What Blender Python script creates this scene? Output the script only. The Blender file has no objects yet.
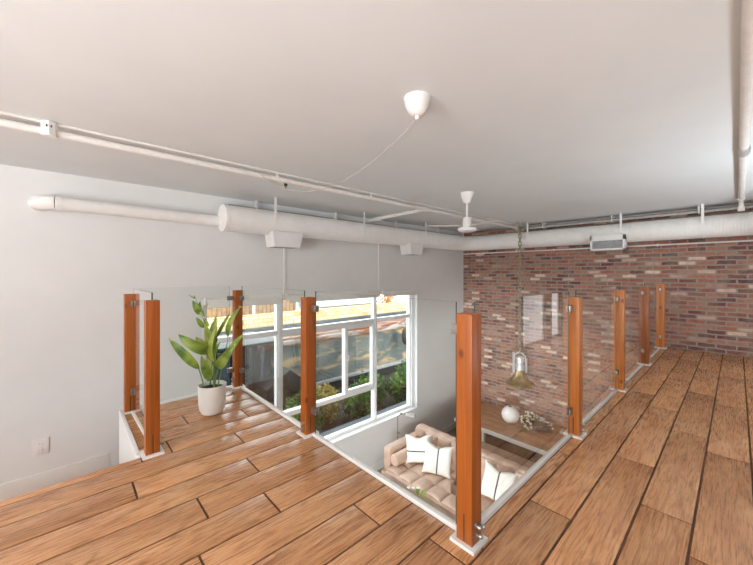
import bpy, bmesh, math, random
from mathutils import Vector, Matrix, noise
random.seed(7)
S = bpy.context.scene
COL = S.collection
PI = math.pi

# ------------------------------------------------------------------ helpers
class MB:
    """collects shapes (world coordinates) for ONE mesh object"""
    def __init__(self): self.bm = bmesh.new()
    def _mi(self, faces, mi):
        for f in faces: f.material_index = mi
    def box(self, x0, x1, y0, y1, z0, z1, mi=0, bev=0.0):
        r = bmesh.ops.create_cube(self.bm, size=1.0)
        vs = r['verts']
        for v in vs:
            v.co = Vector(((x0+x1)/2 + v.co.x*(x1-x0), (y0+y1)/2 + v.co.y*(y1-y0), (z0+z1)/2 + v.co.z*(z1-z0)))
        fs = list({f for v in vs for f in v.link_faces}); self._mi(fs, mi)
        if bev > 0:
            es = list({e for v in vs for e in v.link_edges})
            rr = bmesh.ops.bevel(self.bm, geom=es, offset=bev, segments=2, profile=0.6, affect='EDGES', clamp_overlap=True)
            self._mi(rr['faces'], mi)
        return self
    def poly(self, pts, mi=0):
        f = self.bm.faces.new([self.bm.verts.new(p) for p in pts]); f.material_index = mi
        return self
    def prism(self, pts, vec, mi=0):
        vec = Vector(vec)
        a = [self.bm.verts.new(p) for p in pts]; b = [self.bm.verts.new(Vector(p)+vec) for p in pts]
        n = len(pts); fs = [self.bm.faces.new(a[::-1]), self.bm.faces.new(b)]
        for i in range(n): fs.append(self.bm.faces.new([a[i], a[(i+1) % n], b[(i+1) % n], b[i]]))
        self._mi(fs, mi); return self
    def tube(self, pts, r, seg=12, mi=0, caps=True, closed=False):
        pts = [Vector(p) for p in pts]; n = len(pts)
        rs = r if isinstance(r, (list, tuple)) else [r]*n
        rings = []; prev = None
        for i in range(n):
            if closed: t = pts[(i+1) % n]-pts[i-1]
            else: t = pts[min(i+1, n-1)]-pts[max(i-1, 0)]
            t.normalize()
            if prev is None:
                a = Vector((0, 0, 1)) if abs(t.z) < .9 else Vector((1, 0, 0))
                u = t.cross(a).normalized()
            else:
                u = (prev - t*prev.dot(t)).normalized()
            prev = u; w = t.cross(u)
            rings.append([self.bm.verts.new(pts[i]+(u*math.cos(2*PI*k/seg)+w*math.sin(2*PI*k/seg))*rs[i]) for k in range(seg)])
        m = n if closed else n-1
        for i in range(m):
            A, B = rings[i], rings[(i+1) % n]
            for k in range(seg):
                f = self.bm.faces.new([A[k], A[(k+1) % seg], B[(k+1) % seg], B[k]]); f.material_index = mi; f.smooth = True
        if caps and not closed:
            self.bm.faces.new(rings[0][::-1]).material_index = mi; self.bm.faces.new(rings[-1]).material_index = mi
        return self
    def lathe(self, c, prof, seg=32, mi=0, axis='Z', M=None):
        """prof: list of (r, h) ; revolved about axis through c"""
        c = Vector(c); rings = []
        for r, h in prof:
            if r < 1e-6: rings.append([self.bm.verts.new(self._ax(c, 0, 0, h, axis))])
            else: rings.append([self.bm.verts.new(self._ax(c, r*math.cos(2*PI*k/seg), r*math.sin(2*PI*k/seg), h, axis)) for k in range(seg)])
        for A, B in zip(rings, rings[1:]):
            for k in range(seg):
                k2 = (k+1) % seg
                if len(A) == 1 and len(B) == 1: continue
                if len(A) == 1: q = [A[0], B[k2], B[k]]
                elif len(B) == 1: q = [A[k], A[k2], B[0]]
                else: q = [A[k], A[k2], B[k2], B[k]]
                f = self.bm.faces.new(q); f.material_index = mi; f.smooth = True
        return self
    def _ax(self, c, a, b, h, axis):
        if axis == 'Z': return c+Vector((a, b, h))
        if axis == 'X': return c+Vector((h, a, b))
        return c+Vector((b, h, a))
    def ball(self, c, r, mi=0, sub=2, sc=(1, 1, 1)):
        r_ = bmesh.ops.create_icosphere(self.bm, subdivisions=sub, radius=1.0)
        for v in r_['verts']: v.co = Vector(c)+Vector((v.co.x*r*sc[0], v.co.y*r*sc[1], v.co.z*r*sc[2]))
        for f in {f for v in r_['verts'] for f in v.link_faces}: f.material_index = mi; f.smooth = True
        return self
    def soft(self, x0, x1, y0, y1, z0, z1, r, n=(12, 12, 6), disp=None, mi=0):
        """rounded cushion box; disp(p, nrm, (u,v,w)) returns displaced point"""
        nx, ny, nz = n; vm = {}
        def vert(i, j, k):
            if (i, j, k) in vm: return vm[(i, j, k)]
            u, v, w = i/nx, j/ny, k/nz
            p = Vector((x0+(x1-x0)*u, y0+(y1-y0)*v, z0+(z1-z0)*w))
            q = Vector((min(max(p.x, x0+r), x1-r), min(max(p.y, y0+r), y1-r), min(max(p.z, z0+r), z1-r)))
            d = p-q; nn = d.normalized() if d.length > 1e-9 else Vector((0, 0, 1))
            p2 = q+nn*r
            if disp: p2 = disp(p2, nn, (u, v, w))
            vm[(i, j, k)] = self.bm.verts.new(p2); return vm[(i, j, k)]
        def quad(a, b, c, d):
            f = self.bm.faces.new([vert(*a), vert(*b), vert(*c), vert(*d)]); f.smooth = True; f.material_index = mi
        for i in range(nx):
            for j in range(ny):
                quad((i, j, nz), (i+1, j, nz), (i+1, j+1, nz), (i, j+1, nz)); quad((i, j+1, 0), (i+1, j+1, 0), (i+1, j, 0), (i, j, 0))
        for i in range(nx):
            for k in range(nz):
                quad((i, 0, k), (i+1, 0, k), (i+1, 0, k+1), (i, 0, k+1)); quad((i, ny, k+1), (i+1, ny, k+1), (i+1, ny, k), (i, ny, k))
        for j in range(ny):
            for k in range(nz):
                quad((0, j, k+1), (0, j+1, k+1), (0, j+1, k), (0, j, k)); quad((nx, j, k), (nx, j+1, k), (nx, j+1, k+1), (nx, j, k+1))
        return self

def mk(name, mb, mats, parent=None, base=None, recalc=True, angle=35):
    bm = mb.bm
    if recalc: bmesh.ops.recalc_face_normals(bm, faces=bm.faces)
    if not isinstance(mats, (list, tuple)): mats = [mats]
    if parent is not None:
        p = parent; off = Vector((0, 0, 0))
        while p is not None: off = off+p.location; p = p.parent
        loc = Vector((0, 0, 0))
    else:
        if base is None:
            xs = [v.co.x for v in bm.verts]; ys = [v.co.y for v in bm.verts]; zs = [v.co.z for v in bm.verts]
            base = ((min(xs)+max(xs))/2, (min(ys)+max(ys))/2, min(zs))
        off = Vector(base); loc = off
    for v in bm.verts: v.co -= off
    me = bpy.data.meshes.new(name); bm.to_mesh(me); bm.free()
    for m in mats: me.materials.append(m)
    me.shade_smooth(); me.set_sharp_from_angle(angle=math.radians(angle))
    o = bpy.data.objects.new(name, me); COL.objects.link(o); o.location = loc
    if parent is not None: o.parent = parent
    return o
def tag(o, label, cat, group=None, kind=None):
    o['label'] = label; o['category'] = cat
    if group: o['group'] = group
    if kind: o['kind'] = kind
    return o
def thing(name, label, cat, loc, group=None):
    o = bpy.data.objects.new(name, None); COL.objects.link(o); o.location = loc; o.empty_display_size = .1
    return tag(o, label, cat, group)
def struct(name, mb, mats, label, cat, parent=None):
    o = mk(name, mb, mats, parent, base=(0, 0, 0))
    if parent is None:
        o['kind'] = 'structure'; o['label'] = label; o['category'] = cat
    return o

# ------------------------------------------------------------------ materials
def lin(r, g, b):
    f = lambda c: (c/255/12.92) if c/255 <= .04045 else ((c/255+.055)/1.055)**2.4
    return (f(r), f(g), f(b), 1)
class NT:
    def __init__(self, name):
        self.m = bpy.data.materials.new(name); self.m.use_nodes = True
        self.t = self.m.node_tree; self.t.nodes.clear()
        self.out = self.n('ShaderNodeOutputMaterial')
    def n(self, typ, **kw):
        nd = self.t.nodes.new(typ)
        for k, v in kw.items():
            if k.startswith('i_'): nd.inputs[k[2:].replace('_', ' ')].default_value = v
            else: setattr(nd, k, v)
        return nd
    def l(self, a, b): self.t.links.new(a, b)
    def bsdf(self, col=None, rough=.5, metal=0, spec=.5):
        b = self.n('ShaderNodeBsdfPrincipled')
        b.inputs['Roughness'].default_value = rough; b.inputs['Metallic'].default_value = metal
        b.inputs['Specular IOR Level'].default_value = spec
        if col is not None: b.inputs['Base Color'].default_value = col
        self.l(b.outputs[0], self.out.inputs[0]); self.b = b; return b
    def ramp(self, fac, stops, interp='LINEAR'):
        r = self.n('ShaderNodeValToRGB'); r.color_ramp.interpolation = interp
        e = r.color_ramp.elements
        while len(e) > len(stops): e.remove(e[-1])
        while len(e) < len(stops): e.new(1)
        for i, (p, c) in enumerate(stops): e[i].position = p; e[i].color = c
        self.l(fac, r.inputs[0]); return r.outputs[0]
    def obj(self, scale=(1, 1, 1), loc=(0, 0, 0), rnd=0):
        tc = self.n('ShaderNodeTexCoord'); mp = self.n('ShaderNodeMapping')
        mp.inputs['Scale'].default_value = scale; mp.inputs['Location'].default_value = loc
        src = tc.outputs['Object']
        if rnd:
            oi = self.n('ShaderNodeObjectInfo'); sc = self.n('ShaderNodeVectorMath', operation='SCALE'); sc.inputs[0].default_value = (rnd, rnd*1.7, rnd*.6)
            self.l(oi.outputs['Random'], sc.inputs['Scale'])
            ad = self.n('ShaderNodeVectorMath', operation='ADD'); self.l(src, ad.inputs[0]); self.l(sc.outputs[0], ad.inputs[1]); src = ad.outputs[0]
        self.l(src, mp.inputs[0]); return mp.outputs[0]
    def noise(self, vec, scale=5, detail=4, rough=.5, dist=0):
        n = self.n('ShaderNodeTexNoise'); n.inputs['Scale'].default_value = scale; n.inputs['Detail'].default_value = detail
        n.inputs['Roughness'].default_value = rough; n.inputs['Distortion'].default_value = dist
        self.l(vec, n.inputs['Vector']); return n.outputs['Fac']
    def mix(self, fac, a, b, mode='MIX'):
        m = self.n('ShaderNodeMix', data_type='RGBA', blend_type=mode)
        for s, v in ((m.inputs[0], fac), (m.inputs[6], a), (m.inputs[7], b)):
            if hasattr(v, 'is_linked'): self.l(v, s)
            else: s.default_value = v
        return m.outputs[2]
    def bump(self, h, strength=.3, dist=.01):
        b = self.n('ShaderNodeBump'); b.inputs['Strength'].default_value = strength; b.inputs['Distance'].default_value = dist
        self.l(h, b.inputs['Height']); self.l(b.outputs[0], self.b.inputs['Normal'])

def mottled(name, c1, c2, rough=.5, scale=6, metal=0, bump=0, sc=(1, 1, 1), spec=.5, rnd=0, detail=4):
    t = NT(name); b = t.bsdf(None, rough, metal, spec)
    f = t.noise(t.obj(sc, rnd=rnd), scale, detail)
    t.l(t.ramp(f, [(.3, c1), (.7, c2)]), b.inputs['Base Color'])
    if bump: t.bump(f, bump, .01)
    return t.m

M = {}
M['wall'] = mottled('white_wall_paint', lin(229, 229, 228), lin(233, 233, 232), .75, 3, spec=.2)
M['ceil'] = mottled('ceiling_paint', lin(223, 227, 228), lin(227, 231, 232), .85, 2, spec=.1)
M['trim'] = mottled('white_trim_paint', lin(236, 235, 232), lin(240, 239, 236), .45, 8, spec=.4)
M['frame'] = mottled('white_window_vinyl', lin(240, 241, 242), lin(244, 245, 246), .35, 8)
M['pipe'] = mottled('white_pipe_paint', lin(226, 221, 215), lin(236, 232, 227), .5, 20, spec=.4)
M['duct'] = mottled('white_duct_paint', lin(236, 234, 231), lin(241, 239, 236), .5, 10, spec=.4)
M['greypipe'] = mottled('grey_conduit_metal', lin(165, 163, 160), lin(185, 183, 180), .45, 20)
M['plastic'] = mottled('white_plastic', lin(232, 229, 226), lin(238, 236, 233), .4, 10)
M['chrome'] = mottled('brushed_steel', lin(150, 147, 142), lin(178, 175, 170), .36, 30, .9)
M['polish'] = mottled('polished_aluminium', lin(228, 228, 230), lin(240, 240, 242), .28, 20, .35)
M['dark'] = mottled('dark_gap', lin(38, 28, 22), lin(50, 36, 28), .8, 20)
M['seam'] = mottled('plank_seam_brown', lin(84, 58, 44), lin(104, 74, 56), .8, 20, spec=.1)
M['black'] = mottled('black_rubber', lin(20, 20, 20), lin(32, 32, 32), .5, 20)
M['brass'] = mottled('aged_brass', lin(150, 128, 88), lin(206, 186, 142), .3, 10, .85, rnd=3)
M['chain'] = mottled('antique_chain_brass', lin(150, 138, 116), lin(190, 178, 154), .45, 60, .35)
M['vent_grey'] = mottled('grey_vent_blade', lin(150, 150, 150), lin(175, 175, 175), .5, 20)
M['white_fabric'] = mottled('white_pillow_linen', lin(232, 229, 222), lin(243, 241, 236), .9, 90, bump=.15, spec=.1)
M['stripe'] = mottled('charcoal_stripe_thread', lin(55, 55, 58), lin(75, 75, 78), .9, 90)
M['pot'] = mottled('white_ceramic_glaze', lin(228, 225, 221), lin(236, 234, 230), .4, 4)
M['vase'] = mottled('matte_white_ceramic', lin(232, 229, 224), lin(240, 238, 234), .7, 12)
M['soil'] = mottled('dark_soil', lin(42, 32, 24), lin(70, 55, 42), .95, 60, bump=.6)
M['stem'] = mottled('green_stem', lin(92, 118, 62), lin(120, 142, 78), .5, 20)
M['leather'] = None
M['berry'] = mottled('pale_berry', lin(196, 190, 168), lin(226, 222, 206), .6, 10)
M['bulb'] = mottled('frosted_glass_bulb', lin(225, 222, 215), lin(235, 232, 226), .3, 10)

def leather():
    t = NT('tan_leather'); b = t.bsdf(None, .42, 0, .5)
    v = t.obj()
    f = t.noise(v, 5, 5, .6); g = t.noise(v, 140, 2)
    t.l(t.ramp(f, [(.3, lin(190, 157, 138)), (.7, lin(214, 186, 168))]), b.inputs['Base Color'])
    t.bump(g, .12, .004); return t.m
M['leather'] = leather()

def leafmat(name, a, b_, c, sc=5):
    t = NT(name); b = t.bsdf(None, .35, 0, .5)
    f = t.noise(t.obj(), sc, 3, .5, .6)
    t.l(t.ramp(f, [(.32, a), (.5, b_), (.7, c)]), b.inputs['Base Color'])
    b.inputs['Subsurface Weight'].default_value = 0
    tr = t.n('ShaderNodeBsdfTranslucent'); t.l(t.ramp(f, [(.32, a), (.5, b_), (.7, c)]), tr.inputs[0])
    mx = t.n('ShaderNodeMixShader'); mx.inputs[0].default_value = .3
    t.l(b.outputs[0], mx.inputs[1]); t.l(tr.outputs[0], mx.inputs[2]); t.l(mx.outputs[0], t.out.inputs[0])
    return t.m
M['leaf'] = leafmat('glossy_green_leaf', lin(84, 114, 40), lin(128, 154, 64), lin(168, 182, 92), 7)
M['leaf_light'] = leafmat('yellow_green_leaf', lin(126, 150, 60), lin(164, 178, 84), lin(194, 202, 116), 7)
M['shrub'] = leafmat('garden_leaf', lin(18, 34, 12), lin(60, 94, 34), lin(130, 158, 70), 3)
M['shrub_yellow'] = leafmat('yellowing_leaf', lin(110, 100, 44), lin(150, 132, 60), lin(120, 128, 56), 3)
M['tree_orange'] = leafmat('orange_leaf', lin(170, 110, 50), lin(206, 150, 80), lin(190, 160, 100), 2)

def floor_wood(name, cols, use_attr=True, rough=.33, along='X', sc=1.0):
    t = NT(name); b = t.bsdf(None, rough, 0, .5)
    tc = t.n('ShaderNodeTexCoord'); src = tc.outputs['Object']
    at = t.n('ShaderNodeAttribute', attribute_name='plank')
    sv = t.n('ShaderNodeVectorMath', operation='SCALE'); sv.inputs[0].default_value = (37., 61., 23.)
    t.l(at.outputs['Fac'], sv.inputs['Scale'])
    ad = t.n('ShaderNodeVectorMath', operation='ADD'); t.l(src, ad.inputs[0]); t.l(sv.outputs[0], ad.inputs[1])
    def mp(s):
        m = t.n('ShaderNodeMapping'); m.inputs['Scale'].default_value = s if along == 'X' else (s[1], s[0], s[2]); t.l(ad.outputs[0], m.inputs[0]); return m.outputs[0]
    # cathedral grain: distorted rings stretched along the board
    warp = t.noise(mp((.75*sc, 8.0*sc, 1)), 1.5, 2, .5, .25)
    mm = t.n('ShaderNodeMath', operation='MULTIPLY'); mm.inputs[1].default_value = 52.; t.l(warp, mm.inputs[0])
    sn = t.n('ShaderNodeMath', operation='SINE'); t.l(mm.outputs[0], sn.inputs[0])
    ma = t.n('ShaderNodeMath', operation='MULTIPLY_ADD'); ma.inputs[1].default_value = .5; ma.inputs[2].default_value = .5; t.l(sn.outputs[0], ma.inputs[0])
    fine = t.noise(mp((5*sc, 90*sc, 1)), 1.5, 5, .65)
    big = t.noise(mp((1.6, 4.5, 1)), 1.5, 4, .6)
    base = t.ramp(big, [(.25, cols[0]), (.5, cols[1]), (.75, cols[2])])
    grain = t.ramp(ma.outputs[0], [(.0, (.62, .55, .49, 1)), (.22, (.9, .87, .85, 1)), (.6, (1, 1, 1, 1))])
    c = t.mix(.75, base, grain, 'MULTIPLY')
    fr = t.ramp(fine, [(.34, (.62, .55, .5, 1)), (.47, (.95, .94, .92, 1)), (.7, (1.1, 1.08, 1.05, 1))])
    c = t.mix(.75, c, fr, 'MULTIPLY')
    # worn dark patches
    kn = t.noise(mp((3, 7, 1)), 1.3, 5, .7, 1.0)
    kr = t.ramp(kn, [(.58, (1, 1, 1, 1)), (.72, (.58, .50, .47, 1))])
    c = t.mix(.8, c, kr, 'MULTIPLY')
    # each board its own tint
    tint = t.ramp(at.outputs['Fac'], [(0, (.86, .84, .82, 1)), (.5, (1, 1, 1, 1)), (1, (1.10, 1.07, 1.04, 1))])
    c = t.mix(1.0, c, tint, 'MULTIPLY')
    t.l(c, b.inputs['Base Color'])
    rr = t.n('ShaderNodeMapRange'); rr.inputs[3].default_value = rough-.06; rr.inputs[4].default_value = rough+.12; t.l(fine, rr.inputs[0]); t.l(rr.outputs[0], b.inputs['Roughness'])
    t.bump(fine, .15, .003); return t.m
M['floor'] = floor_wood('oak_plank_floor', [lin(178, 124, 82), lin(203, 149, 105), lin(219, 170, 126)], rough=.25)
M['bench'] = floor_wood('weathered_board', [lin(136, 114, 96), lin(164, 140, 120), lin(184, 162, 142)], rough=.5, along='Y')
M['table'] = floor_wood('walnut_board', [lin(164, 120, 88), lin(196, 152, 116), lin(212, 172, 138)], rough=.4, along='Y')
M['log'] = floor_wood('dark_driftwood', [lin(58, 46, 38), lin(82, 66, 56), lin(108, 90, 76)], rough=.6, along='Y')

def post_wood(name, cs):
    t = NT(name); b = t.bsdf(None, .38, 0, .45)
    v = t.obj((1, 1, 1), rnd=9)
    def mp(s):
        m = t.n('ShaderNodeMapping'); m.inputs['Scale'].default_value = s; t.l(v, m.inputs[0]); return m.outputs[0]
    f = t.noise(mp((26, 26, .9)), 1.6, 5, .6, .8)
    g = t.noise(mp((2, 2, 1.5)), 1.2, 3)
    c = t.ramp(f, [(.3, cs[0]), (.5, cs[1]), (.72, cs[2])])
    c = t.mix(.6, c, t.ramp(g, [(.3, (.86, .80, .74, 1)), (.7, (1.05, 1.04, 1.02, 1))]), 'MULTIPLY')
    vo = t.n('ShaderNodeTexVoronoi'); vo.inputs['Scale'].default_value = 1; t.l(mp((8, 8, 4.6)), vo.inputs['Vector'])
    k = t.ramp(vo.outputs['Distance'], [(.05, (.30, .17, .10, 1)), (.09, (.62, .5, .4, 1)), (.15, (1, 1, 1, 1))])
    c = t.mix(.9, c, k, 'MULTIPLY')
    oi = t.n('ShaderNodeObjectInfo')
    c = t.mix(1.0, c, t.ramp(oi.outputs['Random'], [(0, (.9, .84, .8, 1)), (1, (1.06, 1.05, 1.04, 1))]), 'MULTIPLY')
    t.l(c, b.inputs['Base Color']); t.bump(f, .08, .004); return t.m
M['post'] = post_wood('stained_fir_post', (lin(136, 72, 24), lin(156, 84, 30), lin(172, 98, 40)))
M['post_honey'] = post_wood('honey_fir_post', (lin(172, 102, 44), lin(196, 120, 54), lin(208, 138, 72)))

def brick(name, stops, mortar, bw, bh, ms, swap, mortar_amount=1, bump=.6, loc=(0, 0, 0)):
    t = NT(name); b = t.bsdf(None, .85, 0, .2)
    tc = t.n('ShaderNodeTexCoord'); sp = t.n('ShaderNodeSeparateXYZ'); t.l(tc.outputs['Object'], sp.inputs[0])
    cb = t.n('ShaderNodeCombineXYZ'); t.l(sp.outputs['Y' if swap else 'X'], cb.inputs[0]); t.l(sp.outputs['Z'], cb.inputs[1])
    # a little wobble so the courses are hand laid
    nz = t.n('ShaderNodeTexNoise'); nz.inputs['Scale'].default_value = 7; nz.inputs['Detail'].default_value = 4; t.l(cb.outputs[0], nz.inputs['Vector'])
    sb = t.n('ShaderNodeVectorMath', operation='SUBTRACT'); t.l(nz.outputs['Color'], sb.inputs[0]); sb.inputs[1].default_value = (.5, .5, .5)
    sc = t.n('ShaderNodeVectorMath', operation='SCALE'); sc.inputs['Scale'].default_value = .03; t.l(sb.outputs[0], sc.inputs[0])
    ad = t.n('ShaderNodeVectorMath', operation='ADD'); t.l(cb.outputs[0], ad.inputs[0]); t.l(sc.outputs[0], ad.inputs[1])
    br = t.n('ShaderNodeTexBrick'); br.offset = .5; br.squash = 1
    t.l(ad.outputs[0], br.inputs['Vector'])
    br.inputs['Color1'].default_value = (0, 0, 0, 1); br.inputs['Color2'].default_value = (1, 1, 1, 1); br.inputs['Mortar'].default_value = (.5, .5, .5, 1)
    br.inputs['Scale'].default_value = 1; br.inputs['Mortar Size'].default_value = ms; br.inputs['Mortar Smooth'].default_value = .25
    br.inputs['Brick Width'].default_value = bw; br.inputs['Row Height'].default_value = bh
    col = t.ramp(br.outputs['Color'], stops, 'LINEAR')
    blot = t.noise(ad.outputs[0], 14, 5, .65)
    col = t.mix(.65, col, t.ramp(blot, [(.3, (.62, .6, .6, 1)), (.5, (1, 1, 1, 1)), (.75, (1.35, 1.3, 1.28, 1))]), 'MULTIPLY')
    smear = t.noise(ad.outputs[0], 5, 4, .6)
    col = t.mix(t.ramp(smear, [(.42, (0, 0, 0, 1)), (.72, (.6, .6, .6, 1))]), col, mortar)
    mcol = t.mix(.5, mortar, t.ramp(blot, [(.3, (.7, .7, .7, 1)), (.7, (1.15, 1.15, 1.15, 1))]), 'MULTIPLY')
    c = t.mix(br.outputs['Fac'], col, mcol)
    t.l(c, b.inputs['Base Color'])
    h = t.n('ShaderNodeMath', operation='MULTIPLY_ADD'); h.inputs[1].default_value = -1; h.inputs[2].default_value = 1; t.l(br.outputs['Fac'], h.inputs[0])
    h2 = t.n('ShaderNodeMath', operation='MULTIPLY_ADD'); h2.inputs[1].default_value = .35; t.l(blot, h2.inputs[0]); t.l(h.outputs[0], h2.inputs[2])
    t.bump(h2.outputs[0], bump, .008); return t.m
M['brick'] = brick('old_red_brick', [(0, lin(104, 72, 74)), (.15, lin(122, 82, 78)), (.35, lin(150, 97, 85)), (.6, lin(174, 114, 94)), (.8, lin(170, 124, 108)), (.87, lin(176, 140, 126)), (.93, lin(228, 198, 178)), (1, lin(232, 204, 184))],
                   lin(158, 146, 134), .222, .073, .0125, True)
M['block'] = brick('cream_block', [(0, lin(190, 158, 114)), (.5, lin(218, 192, 150)), (1, lin(234, 220, 190))], lin(176, 150, 112), .42, .17, .02, False, bump=.3)

def glass(name, tint, k, edge=False):
    t = NT(name)
    tr = t.n('ShaderNodeBsdfTransparent'); tr.inputs[0].default_value = tint
    gl = t.n('ShaderNodeBsdfGlossy'); gl.inputs['Roughness'].default_value = 0.0; gl.inputs[0].default_value = (1, 1, 1, 1)
    fr = t.n('ShaderNodeFresnel'); fr.inputs['IOR'].default_value = 1.5
    ge = t.n('ShaderNodeNewGeometry')
    iv = t.n('ShaderNodeMath', operation='SUBTRACT'); iv.inputs[0].default_value = 1; t.l(ge.outputs['Backfacing'], iv.inputs[1])
    su = t.n('ShaderNodeMath', operation='SUBTRACT', use_clamp=True); su.inputs[1].default_value = .030; t.l(fr.outputs[0], su.inputs[0])
    mu = t.n('ShaderNodeMath', operation='MULTIPLY'); mu.inputs[1].default_value = k; t.l(su.outputs[0], mu.inputs[0])
    m2 = t.n('ShaderNodeMath', operation='MULTIPLY', use_clamp=True); t.l(mu.outputs[0], m2.inputs[0]); t.l(iv.outputs[0], m2.inputs[1])
    mx = t.n('ShaderNodeMixShader'); t.l(m2.outputs[0], mx.inputs[0]); t.l(tr.outputs[0], mx.inputs[1]); t.l(gl.outputs[0], mx.inputs[2])
    t.l(mx.outputs[0], t.out.inputs[0]); return t.m
M['glass'] = glass('railing_glass', (.972, .988, .98, 1), 1.8)
M['pane'] = glass('window_glass', (.97, .985, .98, 1), .9)
M['glass_edge'] = mottled('glass_edge_green', lin(62, 78, 72), lin(84, 102, 94), .55, 10, spec=.2)

# exterior
M['conc'] = None
def concrete(name, a, b_, stain_dapple, amt=.5):
    t = NT(name); b = t.bsdf(None, .9, 0, .2)
    v = t.obj()
    f = t.noise(v, .9, 5, .6, .5); g = t.noise(t.obj((.5, 1, 2.2)), 1.3, 5, .6, 1)
    c = t.ramp(f, [(.3, a), (.7, b_)])
    c = t.mix(t.ramp(g, [(.5, (0, 0, 0, 1)), (.62, (amt, amt, amt, 1))]), c, stain_dapple)
    t.l(c, b.inputs['Base Color']); return t.m
M['conc'] = concrete('weathered_concrete', lin(66, 74, 76), lin(110, 116, 112), lin(172, 146, 108), .9)  # warm patches carry brown stains and dappled light painted into the colour
M['rust'] = concrete('rusty_coping_metal', lin(92, 56, 42), lin(130, 86, 62), lin(170, 168, 164), .7)
M['roof'] = concrete('grey_metal_roof', lin(58, 64, 68), lin(84, 90, 96), lin(110, 116, 120), .4)
M['rail'] = mottled('pale_metal_rail', lin(120, 126, 130), lin(146, 150, 154), .5, 4)
M['shed'] = mottled('dark_shed_sheet', lin(14, 17, 18), lin(44, 52, 56), .5, 3, sc=(6, 1, .5))
M['tarp'] = mottled('black_tarpaulin', lin(12, 13, 14), lin(22, 23, 25), .5, 3)
M['ground'] = mottled('garden_soil', lin(24, 22, 18), lin(40, 36, 30), .95, 3)
M['ledge'] = mottled('blue_grey_ledge', lin(44, 54, 62), lin(66, 78, 88), .6, 3)
M['house'] = mottled('white_render', lin(225, 225, 222), lin(238, 238, 236), .8, 2)
M['timber'] = mottled('brown_timber', lin(120, 96, 72), lin(160, 130, 98), .8, 3)
M['lowfloor'] = mottled('grey_concrete_floor', lin(120, 114, 106), lin(140, 134, 126), .5, 3)
M['dimwall'] = mottled('charcoal_wall_paint', lin(72, 70, 69), lin(78, 76, 75), .8, 3, spec=.2)

# ------------------------------------------------------------------ key dimensions (metres; mezzanine floor is z = 0)
WY, BX, CZ = 4.79, 7.5, 2.30      # window wall, brick wall, ceiling
XB, YB = -5.0, -3.5               # back walls
ZF = -2.6                         # lower floor
HX, HY = 1.425, .893               # edges of the opening
PX, PY = 1.350, .818              # railing post faces
PS = .083

# ------------------------------------------------------------------ room shell
wx0, wx1, wz0, wz1 = 1.31, 5.68, -1.70, .93
b = MB()
b.box(XB, wx0, WY, WY+.2, ZF-.1, CZ+.1); b.box(wx1, BX, WY, WY+.2, ZF-.1, CZ+.1)
b.box(wx0, wx1, WY, WY+.2, ZF-.1, wz0); b.box(wx0, wx1, WY, WY+.2, wz1, CZ+.1)
struct('wall_front', b, M['wall'], 'tall white wall around the big window', 'wall')
b = MB(); b.box(BX, BX+.2, YB, WY+.2, ZF-.1, CZ+.1)
struct('wall_right', b, M['brick'], 'exposed old red brick wall at the far end', 'wall')
b = MB()
bw = [(-3.2, -1.0), (-.3, 1.9)]  # openings added behind the viewer to let fill light in
b.box(XB-.2, XB, YB, -3.2, ZF, CZ); b.box(XB-.2, XB, -1.0, -.3, ZF, CZ); b.box(XB-.2, XB, 1.9, WY+.2, ZF, CZ)
for y0, y1 in bw: b.box(XB-.2, XB, y0, y1, 2.15, CZ)
lz0, lz1 = -2.2, -.45
for y0, y1 in bw: b.box(XB-.2, XB, y0, y1, ZF, lz0); b.box(XB-.2, XB, y0, y1, lz1, .25)
struct('wall_back', b, M['wall'], 'white wall behind the viewer with two windows', 'wall')
b = MB(); b.box(XB, BX, YB-.2, YB, ZF, CZ)
struct('wall_left', b, M['dimwall'], 'charcoal side wall behind the viewer', 'wall')
# short partition along the gallery, to the right of the frame, with two frosted glazed doors
b = MB(); b.box(5.56, 5.64, -.80, -.70, 0, CZ); b.box(6.58, 6.92, -.80, -.70, 0, CZ); b.box(7.36, BX, -.80, -.70, 0, CZ); b.box(5.64, 7.36, -.80, -.70, 2.15, CZ)
struct('wall_side', b, M['dimwall'], 'charcoal partition wall beside the gallery', 'wall')
tf = NT('frosted_glass_with_daylight'); e_ = tf.n('ShaderNodeEmission'); e_.inputs[0].default_value = (.97, .98, 1, 1); e_.inputs[1].default_value = .95; tf.l(e_.outputs[0], tf.out.inputs[0]); M['frosted'] = tf.m  # glow added to the panes for the bright panels mirrored in the gallery glass
for i, (x0, x1) in enumerate(((5.64, 6.58), (6.92, 7.36))):
    d_ = bpy.data.objects.new('door_%d' % (i+1), None); COL.objects.link(d_); d_.location = ((x0+x1)/2, -.75, 0)
    d_['kind'] = 'structure'; d_['label'] = 'frosted glass door in the partition wall'; d_['category'] = 'door'
    p = MB()
    for q_ in ((x0, x0+.04, 0, 2.15), (x1-.04, x1, 0, 2.15), (x0, x1, 2.10, 2.15), (x0, x1, 0, .03)): p.box(q_[0], q_[1], -.775, -.725, q_[2], q_[3])
    mk('door_frame', p, M['frame'], d_)
    p = MB(); p.box(x0+.04, x1-.04, -.756, -.744, .03, 2.10); mk('door_glass', p, M['frosted'], d_)
b = MB(); b.box(XB-.2, BX+.2, YB-.2, WY+.2, CZ, CZ+.2)
struct('ceiling', b, M['ceil'], 'flat white ceiling', 'ceiling')
b = MB(); b.box(XB, BX, YB, WY, ZF-.2, ZF)
struct('floor_lower', b, M['lowfloor'], 'grey concrete floor of the room below', 'floor')

# mezzanine floor: slab + planks in one mesh
b = MB(); th = -.30
b.box(XB, BX, YB, HY, th, -.004, 1); b.box(XB, HX, HY, 2.775, th, -.004, 1); b.box(.375, HX, 2.775, 3.80, th, -.004, 1)
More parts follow.
